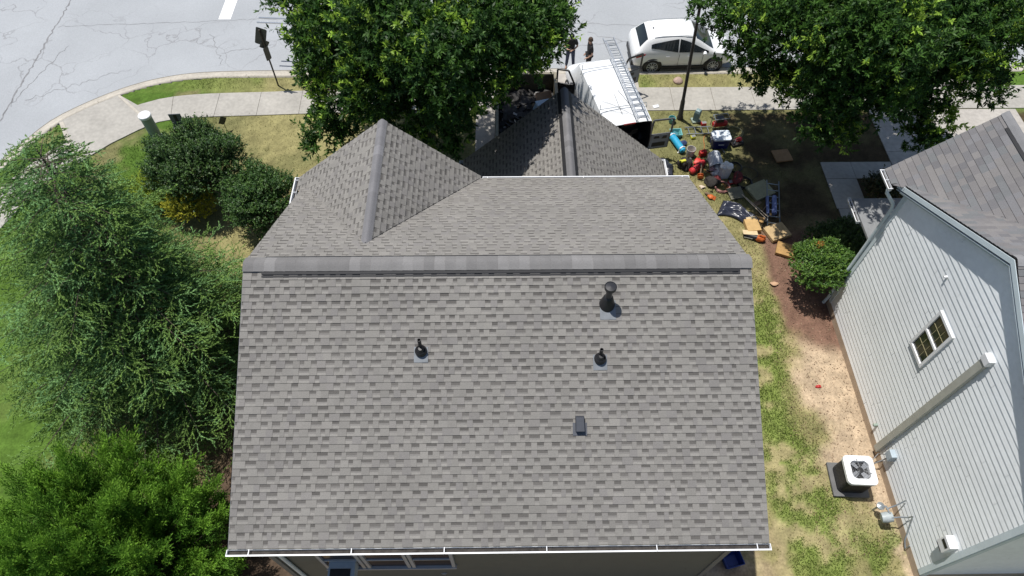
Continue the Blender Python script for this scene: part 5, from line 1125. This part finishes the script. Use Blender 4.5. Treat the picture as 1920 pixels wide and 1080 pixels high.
# ------------------------------------------------------------------ people
def person(loc, rz, label, J, shirt, trousers, hatm=None, hairm=M_hair, H=1.75):
    """one continuous skinned body; clothing meshes follow the same skeleton. J: joint positions for a 1.75 m figure facing -y"""
    t = thing('person', label, 'person', loc, rz); s = H/1.75
    def skinmesh(name, chain, mat, par, sub_=2):
        """chain: list of (joint, parent index, radius x, radius y)"""
        me = bpy.data.meshes.new(name); me.from_pydata([Vector(c_[0])*s for c_ in chain], [(i, c_[1]) for i, c_ in enumerate(chain) if c_[1] is not None], [])
        o = bpy.data.objects.new(name, me); C.objects.link(o); o.parent = par
        m = o.modifiers.new('skin', 'SKIN'); m.use_smooth_shade = True
        for i, c_ in enumerate(chain):
            d = me.skin_vertices[0].data[i]; d.radius = (c_[2]*s, c_[3]*s); d.use_root = (i == 0)
        if sub_: k = o.modifiers.new('sub', 'SUBSURF'); k.levels = sub_; k.render_levels = sub_
        me.materials.append(mat); return o
    P = J
    ch = [(P['pelvis'],None,.135,.105),(P['waist'],0,.125,.095),(P['chest'],1,.15,.105),(P['neckb'],2,.065,.06),(P['neck'],3,.055,.055),(P['jaw'],4,.062,.072),(P['head'],5,.078,.095),(P['crown'],6,.06,.07)]
    for sd_ in ('L','R'):
        i = len(ch); ch += [(P['sh'+sd_],2,.062,.062),(P['el'+sd_],i,.043,.043),(P['wr'+sd_],i+1,.03,.028),(P['ha'+sd_],i+2,.036,.02)]
        hd = Vector(P['ha'+sd_]); fd = (hd-Vector(P['wr'+sd_])).normalized(); sdv = fd.cross(Vector((0,0,1))); sdv = sdv.normalized() if sdv.length > .1 else Vector((1,0,0)); dn = fd.cross(sdv).normalized()
        if dn.z > 0: dn = -dn
        for f_, (o_, ln) in enumerate(((-.03,.068),(-.01,.08),(.01,.075),(.03,.06))):
            k = len(ch); a = hd+fd*.045+sdv*o_; b_ = a+fd*ln*.5+dn*.01; c_ = b_+fd*ln*.4+dn*.03
            ch += [(tuple(a),i+3,.009,.009),(tuple(b_),k,.0085,.0085),(tuple(c_),k+1,.007,.007)]
        k = len(ch); a = hd-fd*.01+sdv*.04*(1 if sd_ == 'L' else -1); b_ = a+fd*.04+sdv*.02*(1 if sd_ == 'L' else -1); ch += [(tuple(a),i+3,.011,.011),(tuple(b_),k,.009,.009)]
        i = len(ch); ch += [(P['hip'+sd_],0,.09,.09),(P['kn'+sd_],i,.058,.06),(P['an'+sd_],i+1,.038,.042),(P['toe'+sd_],i+2,.035,.03)]
    body = skinmesh('body', ch, M_skin, t)
    # face: nose and ears built onto the head, dark brows and mouth
    h = Vector(P['head']); fw = Vector(P['face']).normalized(); sd2 = fw.cross(Vector((0,0,1))).normalized()
    g = MB(); g.lathe(tuple((h+fw*.09-Vector((0,0,.01)))*s), [(.018*s,-.03*s),(.014*s,.0),(0,.022*s)], 8, axis=tuple(fw-Vector((0,0,.4))))
    for q_ in (-1,1): g.lathe(tuple((h+sd2*q_*.08-fw*.005)*s), [(.0,-.012*s),(.03*s,-.005*s),(.026*s,.008*s),(0,.01*s)], 8, axis=tuple(sd2*q_))
    g.build('face_features', M_skin, body, smooth=True)
    g = MB()
    for q_ in (-1,1): g.lathe(tuple((h+sd2*q_*.032+fw*.083+Vector((0,0,.015)))*s), [(.013*s,-.004*s),(.011*s,.006*s),(0,.008*s)], 8, axis=tuple(fw))
    g.box(tuple((h+fw*.082-Vector((0,0,.055)))*s),(.04*s,.012*s,.008*s),rz=math.atan2(fw.y,fw.x)+math.pi/2); g.build('eyes_and_mouth', M_hair, body)
    # clothing
    ch = [(P['waist'],None,.150,.122),(P['pelvis'],0,.158,.13),(P['chest'],0,.175,.13),(P['neckb'],2,.085,.078)]
    for sd_ in ('L','R'):
        i = len(ch); m_ = Vector(P['sh'+sd_]).lerp(Vector(P['el'+sd_]), .8); ch += [(P['sh'+sd_],2,.085,.085),(tuple(m_),i,.066,.066)]
    skinmesh('shirt', ch, shirt, t)
    ch = [(P['pelvis'],None,.148,.12)]
    for sd_ in ('L','R'):
        i = len(ch); a2 = Vector(P['an'+sd_])+Vector((0,0,.02)); ch += [(P['hip'+sd_],0,.105,.105),(P['kn'+sd_],i,.077,.078),(tuple(a2),i+1,.062,.066)]
    skinmesh('trousers', ch, trousers, t)
    for sd_ in ('L','R'):
        skinmesh('shoe', [(P['an'+sd_][:2]+(.055,),None,.05,.05),(P['toe'+sd_],0,.048,.04)], M_black, t)
    hm = hatm or hairm
    g = MB(); up = (Vector(P['crown'])-Vector(P['jaw'])).normalized()
    g.lathe(tuple((h+up*.005-fw*.012)*s), [(.098*s,-.02*s),(.104*s,.03*s),(.098*s,.075*s),(.07*s,.112*s),(.0,.13*s)], 16, axis=tuple(up))
    hd_ = g.build('cap' if hatm else 'hair', hm, t, smooth=True)
    if hatm:
        g = MB(); a = h+fw*.09+up*.03; g.extr([tuple((a-sd2*.075-fw*.02)*s), tuple((a+sd2*.075-fw*.02)*s), tuple((a+sd2*.05+fw*.08)*s), tuple((a-sd2*.05+fw*.08)*s)], up*.012*s); g.build('visor', hm, hd_)
    else:
        lump(tuple((h-fw*.045-up*.01)*s), .085*s, (1,1,.9), hm, 'hair_back', 91, hd_, amp=.1)
    return t
JA = dict(pelvis=(0,0,.95),waist=(0,-.01,1.1),chest=(0,-.02,1.33),neckb=(0,-.03,1.47),neck=(0,-.055,1.52),jaw=(0,-.10,1.565),head=(0,-.115,1.63),crown=(0,-.105,1.70),face=(0,-.8,-.55),
    shL=(.19,-.02,1.40),elL=(.27,-.02,1.12),wrL=(.10,-.24,1.08),haL=(.03,-.29,1.09),shR=(-.19,-.02,1.40),elR=(-.28,-.04,1.13),wrR=(-.13,-.27,1.10),haR=(-.07,-.32,1.12),
    hipL=(.1,0,.88),knL=(.13,-.02,.50),anL=(.17,.02,.09),toeL=(.19,-.15,.045),hipR=(-.1,0,.88),knR=(-.12,-.03,.50),anR=(-.14,.0,.09),toeR=(-.16,-.17,.045))
person((3.03,21.55,ZR), R(-4), 'person in black cap, black shirt and jeans looking down at their hands', JA, M_bcloth, M_denim, M_bcloth)
g = MB(); g.box((0,0,0),(.075,.15,.01)); o = tag(g.build('phone', M_blackm, bevel=.003, loc=(2.99,21.24,1.0)), 'dark phone held in the hands of the person in the black cap', 'phone'); o.rotation_euler = (.5,0,.1)
JB = dict(pelvis=(0,0,.95),waist=(0,.0,1.1),chest=(0,.01,1.33),neckb=(0,.0,1.47),neck=(0,-.02,1.52),jaw=(0,-.04,1.575),head=(0,-.035,1.645),crown=(0,-.02,1.72),face=(0,-1,-.05),
    shL=(.19,.01,1.40),elL=(.24,.06,1.10),wrL=(.2,-.1,.92),haL=(.17,-.17,.88),shR=(-.19,.01,1.40),elR=(-.23,.07,1.11),wrR=(-.2,-.06,.90),haR=(-.18,-.13,.85),
    hipL=(.1,0,.88),knL=(.11,-.02,.50),anL=(.11,.03,.09),toeL=(.12,-.14,.045),hipR=(-.1,0,.88),knR=(-.11,-.02,.50),anR=(-.11,.03,.09),toeR=(-.12,-.14,.045))
person((3.80,21.22,ZR+.01), R(-82), 'person with short brown hair in black clothes standing behind the van', JB, M_bcloth, M_bcloth, None, H=1.72)

# ------------------------------------------------------------------ vegetation
def branches(g, base, tips, r0, seed):
    r_ = random.Random(seed); base = Vector(base)
    for tp in tips:
        tp = Vector(tp); m1 = base.lerp(tp, .35)+Vector((r_.uniform(-.3,.3),r_.uniform(-.3,.3),.35)); m2 = base.lerp(tp, .7)+Vector((r_.uniform(-.25,.25),r_.uniform(-.25,.25),.25))
        g.tube([base, m1, m2, tp], [r0, r0*.62, r0*.38, r0*.14], 7)
def oak(name, label, base, fork, lobes, seed, dens=1.0, leafL=(.11,.19)):
    """trunk and limbs to every leaf mass; twigs fill each mass and carry star-like bunches of leaves"""
    global rg
    rg = np.random.default_rng(seed)
    t = thing(name, label, 'tree', base); B = np.array(base)
    g = MB(); b0 = Vector((0,0,0)); fk = Vector(fork)-Vector(base)
    g.tube([b0, b0.lerp(fk,.12), b0.lerp(fk,.5)+Vector((.06,.04,0)), fk], [.30,.20,.17,.15], 12)
    branches(g, fk, [np.array(l[:3])-B for l in lobes], .10, seed); g.build('trunk', M_bark, t, smooth=True)
    Ps, Ds, Ns, Ls, Ws, Cs = [], [], [], [], [], []
    for (lx, ly, lz, lr, *sq) in lobes:
        sz = sq[0] if sq else .8
        n = int(215*dens*lr**2.1)+40
        d = rdir(n); d[:,2] = np.where(d[:,2] < -.35, -d[:,2], d[:,2]); rr = lr*(.30+.74*rg.random(n)**.6)*(1+.22*np.sin(d[:,0]*4.1+lx)*np.cos(d[:,1]*3.7+ly))
        o = np.c_[lx-B[0]+d[:,0]*rr, ly-B[1]+d[:,1]*rr, lz-B[2]+d[:,2]*rr*sz]
        td = nrm(d*np.array([1,1,.6])+np.array([0,0,.35])+rg.normal(0,.35,(n,3))); tl = rg.uniform(.16,.40,n)*np.where(rg.random(n) < .12, 1.9, 1.)
        tone = rg.random(n); k = 17
        f = rg.random((n,k)); P = o[:,None,:]+td[:,None,:]*(tl[:,None]*(f**.7))[:,:,None]
        D = td[:,None,:]*.55+nrm(rg.normal(size=(n*k,3))).reshape(n,k,3)*.85; D[:,:,2] -= .05
        N = np.array([0,0,1.])+rg.normal(0,.55,(n,k,3))
        base_c = np.array([.068,.150,.025]); warm = np.array([.29,.45,.058]); cool = np.array([.032,.08,.018])
        outer = np.clip((rr/lr-.8)/.25,0,1)
        tc_ = np.where((tone+.40*(np.sin(o[:,0]*2.3+1)*np.cos(o[:,1]*2.1)+.5*np.sin(o[:,2]*3)) > .92)[:,None], warm*(.75+.4*rg.random((n,1))), np.where((tone < .45)[:,None], cool, base_c))*(.8+.5*rg.random((n,1)))
        cc = tc_[:,None,:]*(.8+.4*rg.random((n,k,1)))
        Ps.append(P.reshape(-1,3)); Ds.append(D.reshape(-1,3)); Ns.append(N.reshape(-1,3)); Ls.append(rg.uniform(*leafL, n*k)); Ws.append(rg.uniform(.042,.07,n*k)); Cs.append(cc.reshape(-1,3))
    V, f = leaf_quads(np.concatenate(Ps), np.concatenate(Ds), np.concatenate(Ns), np.concatenate(Ls), np.concatenate(Ws), .15)
    fast_mesh('crown', V, f, M_leaf, t, col=np.repeat(np.concatenate(Cs), 4, 0))
LO = [(-5.5,15.3,6,.85),(-6.9,17.2,6.2,.6),(-6.0,16.6,6.6,.8),(-5.6,15.2,4.9,.9),(-6.15,15.9,3.9,.65),(-4.7,14.7,6.9,1.6),(-5.05,14.2,4.1,1.0),(-5.6,13.5,3.4,.75),(-2.8,12.9,7.9,1.6),(-3.3,13.1,5.9,1.4),(-2.85,12.9,5.0,.9),(-1.55,11.75,7.8,1.25),(-1.2,12.3,5.9,.95),(-1.75,11.95,4.9,.75),(-.45,12.7,7.8,1.25),(-.35,12.05,7.0,.8),(.75,13.6,7.3,1.15),(1.3,14.7,6.7,.85),(.75,13.75,6.3,.75),(-4.0,16.3,8.6,1.9),(-1.7,15.2,8.8,1.8),(.2,16.2,8.4,1.7),(-5.8,17.8,6.8,1.7),(-3,18.2,8.8,2.0),(-.5,18.5,8.4,2.0),(-3.6,15.4,5.2,1.7),(-1.0,14.9,5.6,1.7),(1.1,16.6,6.4,1.0),(-2.2,16.6,4.4,1.5),(-5.5,18.8,5.0,1.3),(.7,18.6,6.0,1.2),(-3.9,13.9,4.6,1.0),(-.7,11.3,6.7,.45),(.2,12.4,7.3,.7),(-1.5,11.3,6.5,.5),(.95,13.3,7.5,.7),(-2.4,14.2,5.0,1.2),(.4,15.2,5.4,1.2)]
oak('oak_tree', 'broad green shade tree overhanging the dumpster and the road sign', (-2.9,17.2,0), (-2.8,16.8,3.0), LO, 101, 1.0)
RO = [(6.95,16.7,5.9,.75),(7.95,15.7,5.9,1.0),(8.2,15.5,4.8,.8),(8.9,14.8,6.7,1.4),(9.1,15.0,4.3,.65),(9.7,13.6,6.8,1.3),(9.9,13.0,5.7,1.0),(9.95,12.65,4.8,.85),(10.6,12.75,4.1,.5),(10.6,13.2,7.5,1.5),(11.3,12.8,5.7,1.0),(12.5,14.2,6.8,1.5),(13.9,14.0,5.9,1.25),(14.5,14.6,6.8,1.3),(15.2,14.2,4.9,.9),(15.6,15.0,6.3,1.0),(13.6,13.0,4.4,.6),(13.3,12.7,3.9,.45),(10.2,16.2,8.0,1.8),(12.4,16.4,8.6,1.9),(14.6,17.0,7.8,1.6),(9.2,17.4,6.8,1.5),(11.2,18.6,8.4,2.0),(13.8,19.0,7.8,1.9),(11.0,15.4,5.0,1.5),(13.2,16.0,5.0,1.5),(16.3,17.0,6.3,1.1),(8.5,18.8,6.0,1.2),(10.3,14.9,4.3,.9),(16.9,15.9,5.8,.6),(12.6,13.6,4.9,.9),(11.6,14.0,5.2,1.3),(9.6,16.6,5.2,1.2),(14.2,15.2,5.0,1.2),(12.2,17.6,5.2,1.6),(10.0,18.0,5.6,1.3),(14.8,17.8,5.4,1.3),(15.2,16.2,5.4,1.2),(15.9,17.4,6.6,1.1),(13.0,14.6,5.4,1.1),(12.2,13.5,5.2,.75)]
oak('oak_tree', 'broad green shade tree shading the garden path and the nose of the parked car', (12.2,17.4,0), (12.2,17.1,2.8), RO, 202, 1.0)

def needles_along(A, Bv, up, n, L, W, spread=1.0):
    """bristles all round a shoot from A to A+Bv"""
    m = len(A); f = (np.arange(n)+.5)/n; f = np.tile(f, (m,1))+rg.uniform(-.5,.5,(m,n))/n
    P = A[:,None,:]+Bv[:,None,:]*f[:,:,None]; ax = nrm(Bv)
    r_ = nrm(rg.normal(size=(m*n,3))).reshape(m,n,3); D = ax[:,None,:]*.75+r_*spread
    return P.reshape(-1,3), D.reshape(-1,3)
def cedar(base, label, H, Rm, leaders, seed):
    global rg
    rg = np.random.default_rng(seed); t = thing('cedar_tree', label, 'tree', base); g = MB(); SA, SB, ST_, SC = [], [], [], []
    for (lx, ly, lh, frac) in leaders:
        top = Vector((lx,ly,lh)); st = Vector((lx*.35,ly*.35,lh*.25)); g.tube([(0,0,0), st, Vector((lx*.8,ly*.8,lh*.65)), top], [.2,.15,.07,.012], 9)
        nb_ = int(185*frac); ga = 2.39996
        for i in range(nb_):
            q = ((i+.5)/nb_)**.85; h = .5+(lh-.65)*q; az = i*ga+rg.uniform(-.3,.3)+lx; L = (Rm*(1-.94*q)**.8+.25)*rg.uniform(.6,1.2)*(.92 if frac < 1 else 1)
            d = np.array([math.cos(az), math.sin(az), 0]); L *= 1-.26*max(0, d[0]*.5+d[1]*.87); ax = np.array(st.lerp(top, max(0,(h-lh*.25)/(lh*.75)))) if h > lh*.25 else np.array(Vector((0,0,0)).lerp(st, h/(lh*.25))); ax[2] = h
            N = 14; tt = np.linspace(0,1,N); rise = .20-.30*(1-q); pth = ax+d*L*tt[:,None]+np.array([0,0,1.])*(L*(rise*tt+.10*tt-.17*tt**2))[:,None]
            g.tube([tuple(p_) for p_ in pth[::3]]+[tuple(pth[-1])], [max(.006,.035*(1-q*.6)*(1-k/5.2)) for k in range(len(pth[::3])+1)], 5)
            # side shoots in a flat, drooping spray
            ns = max(8, int(L*9.5)); sdv = np.cross(d, [0,0,1.])
            for k in range(ns):
                f = .30+.70*(k+rg.random())/ns; p = np.array([np.interp(f, tt, pth[:,j_]) for j_ in range(3)]); sg = 1 if k % 2 else -1
                sl = (min(L,3.2)*.20*(1.15-.7*f)+.28)*rg.uniform(.7,1.3); a = R(rg.uniform(32,72)); dd = d*math.cos(a)+sdv*sg*math.sin(a)+np.array([0,0,rg.uniform(-.22,.06)]); dd /= np.linalg.norm(dd)
                c_ = rg.random(); SA.append(p); SB.append(dd*sl); ST_.append(f); SC.append(c_)
                nt_ = max(2, int(sl*6)); s3 = np.cross(dd, [0,0,1.])
                for w_ in range(nt_):
                    ff = .3+.7*(w_+rg.random())/nt_; sg2 = 1 if w_ % 2 else -1; d3 = dd*.85+s3*sg2*.55+np.array([0,0,rg.uniform(-.22,.12)]); d3 /= np.linalg.norm(d3)
                    SA.append(p+dd*sl*ff); SB.append(d3*rg.uniform(.14,.28)); ST_.append(f); SC.append(c_)
            SA.append(pth[-3]); SB.append((pth[-1]-pth[-3])*1.1); ST_.append(1.); SC.append(rg.random())
    g.build('trunk', M_bark, t, smooth=True)
    SA, SB, ST_, SC = np.array(SA), np.array(SB), np.array(ST_), np.array(SC)
    Ln = np.linalg.norm(SB, axis=1); P_, D_, C_ = [], [], []
    for lo_, hi_, n in ((0,.18,10),(.18,.3,15),(.3,.5,24),(.5,.8,36),(.8,5,52)):
        s = (Ln >= lo_) & (Ln < hi_)
        if not s.any(): continue
        p, d = needles_along(SA[s], SB[s], None, n, 0, 0, .36); P_.append(p); D_.append(d)
        tip = np.array([.24,.385,.085]); deep = np.array([.055,.13,.036]); glau = np.array([.14,.275,.115])
        cb = deep+(tip-deep)*np.clip(ST_[s]*1.0-.25,0,1)[:,None]; cb = np.where((SC[s] > .62)[:,None], cb*.4+glau*.6, cb)*(.75+.5*SC[s])[:,None]
        C_.append(np.repeat(cb, n, 0))
    P, D, Cc = np.concatenate(P_), np.concatenate(D_), np.concatenate(C_); n = len(P)
    V, f = leaf_quads(P, D, rdir(n), rg.uniform(.05,.08,n), rg.uniform(.018,.028,n), 0)
    fast_mesh('crown', V, f, M_needle, t, col=np.repeat(Cc*rg.uniform(.75,1.25,(n,1)), 4, 0))
cedar((-10.35,6.85,0), 'large feathery cedar with two leaders spreading between the corner lawn and the house', 8.4, 4.35, [(.1,1.2,8.3,1.0),(.8,.5,7.2,.4)], 303)

def juniper(base, label, Rr, H, seed):
    global rg
    rg = np.random.default_rng(seed); t = thing('juniper_shrub', label, 'shrub', base); g = MB(); A, Bv, Cv = [], [], []
    n = 7000
    K = 340; dk = rdir(K, -.05); rk = np.where(rg.random(K) < .3, rg.uniform(.3,.7,K), .72+.33*rg.random(K)); lenk = rg.uniform(.7,1.25,K); own = rg.integers(0, K, n); tk_ = rg.random(n)
    axk = nrm(dk*np.array([1,1,.6])+np.array([0,0,.62])); ok_ = np.c_[dk[:,0]*Rr*rk, dk[:,1]*Rr*rk, .2+dk[:,2]*H*rk*.9]-axk*.35
    d = dk[own]; spread_ = nrm(rg.normal(size=(n,3)))*(.30*(1-.75*tk_))[:,None]
    o = ok_[own]+axk[own]*(tk_*lenk[own])[:,None]+spread_; o[:,2] = np.maximum(o[:,2], .1)
    ax = nrm(axk[own]*1.0+spread_*2.2+rg.normal(0,.10,(n,3)))
    for k in range(0, n, 90): g.tube([(0,0,.05), tuple(o[k]*np.array([.5,.5,.45])), tuple(o[k])], [.04,.02,.006], 5)
    g.build('trunk', M_bark, t, smooth=True)
    L = rg.uniform(.22,.5,n); sA, sB, sC = [], [], []
    for i in range(n):
        m = 11; sd1 = np.cross(ax[i], rg.normal(size=3)); sd1 /= np.linalg.norm(sd1); sd2_ = np.cross(ax[i], sd1); c_ = np.clip(tk_[i]*.75+.35*rg.random(),0,1)
        sA.append(o[i]); sB.append(ax[i]*L[i]); sC.append(c_)
        for k in range(m):
            f = (k+rg.random())/m; a = k*2.4; q = ax[i]*.9+(sd1*math.cos(a)+sd2_*math.sin(a))*.5; q /= np.linalg.norm(q)
            sA.append(o[i]+ax[i]*L[i]*f*.92); sB.append(q*(.17*(1-.7*f)+.04)); sC.append(c_)
    sA, sB, sC = np.array(sA), np.array(sB), np.array(sC); nn = 9; p, dd = needles_along(sA, sB, None, nn, 0, 0, .30)
    cb = np.array([.07,.185,.024])+(np.array([.19,.36,.04])-np.array([.07,.185,.024]))*sC[:,None]**1.3; cb = np.repeat(cb, nn, 0); m = len(p)
    V, f = leaf_quads(p, dd, rdir(m), rg.uniform(.055,.085,m), rg.uniform(.015,.022,m), 0)
    fast_mesh('crown', V, f, M_needle, t, col=np.repeat(cb*rg.uniform(.75,1.25,(m,1)), 4, 0))
juniper((-9.7,.35,0), 'bright green juniper shrub growing next to the cedar at the rear of the house', 2.95, 4.0, 404)

def shrub(name, label, base, Rx, Ry, H, seed, n, cols, mat, leafL=(.05,.085), z0=.15, shoots=.25, tips=None, group=None):
    """rounded shrub: stems, upright shoots and leaf pairs spread through the outer shell"""
    global rg
    rg = np.random.default_rng(seed); t = thing(name, label, 'shrub', base, 0, group); g = MB()
    d = rdir(n, -.25); rr = np.where(rg.random(n) < .3, rg.uniform(.2,.7,n), .66+.36*rg.random(n)**.6); bump = 1+.13*np.sin(d[:,0]*6+seed)*np.cos(d[:,1]*5)+.08*np.sin(d[:,2]*11+d[:,1]*8); rr = rr*bump
    o = np.c_[d[:,0]*Rx*rr, d[:,1]*Ry*rr, z0+(H-z0)*.48+d[:,2]*(H-z0)*.52*rr]; o[:,2] = np.maximum(o[:,2], z0)
    for k in range(26): q = o[k*7 % n]; g.tube([(0,0,0), (q[0]*.35,q[1]*.35,q[2]*.5), tuple(q*.95)], [.035,.02,.006], 5)
    g.build('stem', M_bark, t, smooth=True)
    ax = nrm(d*.7+np.array([0,0,.7])+rg.normal(0,.25,(n,3))); L = rg.uniform(.10,.10+shoots,n); k = 12
    f = rg.random((n,k)); P = o[:,None,:]+ax[:,None,:]*(L[:,None]*f)[:,:,None]; D = ax[:,None,:]*.5+nrm(rg.normal(size=(n*k,3))).reshape(n,k,3)*.8; N = np.array([0,0,1.])+d[:,None,:]*.6+rg.normal(0,.4,(n,k,3))
    tone = rg.random(n); c0, c1 = np.array(cols[0]), np.array(cols[1]); cb = c0+(c1-c0)*(tone**1.8)[:,None]
    if tips is not None:
        s = (np.hypot(o[:,0]-tips[0], o[:,1]-tips[1]) < tips[2]) & (d[:,2] > .2) & (rg.random(n) < .8); cb[s] = np.array(tips[3])
    cc = np.repeat(cb, k, 0)*rg.uniform(.75,1.3,(n*k,1)); m = n*k
    V, fa = leaf_quads(P.reshape(-1,3), D.reshape(-1,3), N.reshape(-1,3), rg.uniform(*leafL, m), rg.uniform(leafL[0]*.5,leafL[1]*.55,m), .2)
    fast_mesh('foliage', V, fa, mat, t, col=np.repeat(cc, 4, 0)); return t
shrub('holly_shrub', 'big rounded dark holly shrub on the front lawn behind the cedar', (-10.75,14.15,0), 1.72, 1.5, 2.75, 11, 5200, ((.026,.066,.016),(.085,.165,.032)), M_glossleaf, z0=.2)
shrub('holly_shrub', 'smaller dark green shrub between the big holly and the roof edge', (-8.35,12.75,0), 1.15, 1.25, 2.2, 12, 3200, ((.03,.078,.018),(.09,.175,.034)), M_glossleaf, z0=.15)
shrub('golden_shrub', 'yellow green shrub in front of the big holly', (-12.45,13.55,0), .85, .75, 1.5, 13, 1500, ((.16,.24,.025),(.32,.40,.045)), M_needle, (.035,.06), z0=.05, shoots=.15)
shrub('golden_shrub', 'bright golden yellow shrub peeking out between holly and cedar', (-11.05,13.0,0), .85, .6, 1.35, 14, 1500, ((.26,.28,.025),(.52,.48,.05)), M_needle, (.035,.06), z0=.05, shoots=.15)
shrub('azalea_shrub', 'rounded green shrub with orange tips at the corner of the clapboard house', (10.42,9.75,0), .88, .86, 1.95, 15, 2400, ((.05,.12,.02),(.15,.26,.04)), M_glossleaf, (.045,.08), z0=.55, shoots=.12, tips=(-.15,.42,.15,(.36,.15,.03)))
shrub('azalea_shrub', 'darker shrub in half shade behind the orange tipped shrub', (11.7,11.0,0), 1.15, .95, 1.35, 16, 2300, ((.03,.07,.014),(.085,.14,.03)), M_glossleaf, (.045,.08), z0=.1, shoots=.15)
shrub('low_shrub', 'low dark shrub beside the garden path in deep shade', (14.3,13.9,0), .75, .65, .7, 17, 700, ((.03,.05,.015),(.10,.07,.02)), M_glossleaf, (.05,.09), z0=.05)

# ------------------------------------------------------------------ separate pieces become parts of their own; repeats share a group
def split_islands(o):
    me = o.data; n = len(me.vertices); par = list(range(n))
    def find(a):
        while par[a] != a: par[a] = par[par[a]]; a = par[a]
        return a
    for p in me.polygons:
        v = p.vertices
        for k in v[1:]: par[find(k)] = find(v[0])
    isl = {}
    for p in me.polygons: isl.setdefault(find(p.vertices[0]), []).append(p)
    if len(isl) < 2: return
    for ps in isl.values():
        g = MB(); mp = {}; fs = []
        for p in ps:
            f = []
            for k in p.vertices:
                if k not in mp: mp[k] = len(mp)
                f.append(mp[k])
            fs.append(f)
        vs = [None]*len(mp)
        for k, i in mp.items(): vs[i] = me.vertices[k].co.copy()
        g.add(vs, fs); q = g.build(o.name.split('.')[0], me.materials[0], o.parent); q.location = o.location.copy()
        for m in o.modifiers:
            if m.type == 'BEVEL': b = q.modifiers.new('bevel','BEVEL'); b.width = m.width; b.segments = 2; b.limit_method = 'ANGLE'
    bpy.data.objects.remove(o)
for o in [o for o in bpy.data.objects if o.type == 'MESH' and o.name.split('.')[0] in ('control_panel','louvre','corner_trim','fascia','rake_board','rake_trim','flap','gutter_hanger','handle','wiper','strap','mirror','garage_door','door_gap','conduit','foundation') and o.parent]: split_islands(o)
GR = {'oak_tree':'shade trees','foam_board':'foam boards on the side lawn','tool_bag':'tool bags on the side lawn','hose_coil':'hose coils on the side lawn','person':'people on the street','bucket':'buckets on the side lawn','wooden_pole':'poles on the tarp','azalea_shrub':'shrubs by the clapboard house','holly_shrub':'holly shrubs by the roof','golden_shrub':'golden shrubs behind the cedar','ladder':'ladders','extension_ladder':'ladders','step_ladder':'ladders','litter_scrap':'litter on the ground'}
for o in list(C.objects):
    if o.parent is None and o.get('label') and o.name.split('.')[0] in GR: o['group'] = GR[o.name.split('.')[0]]
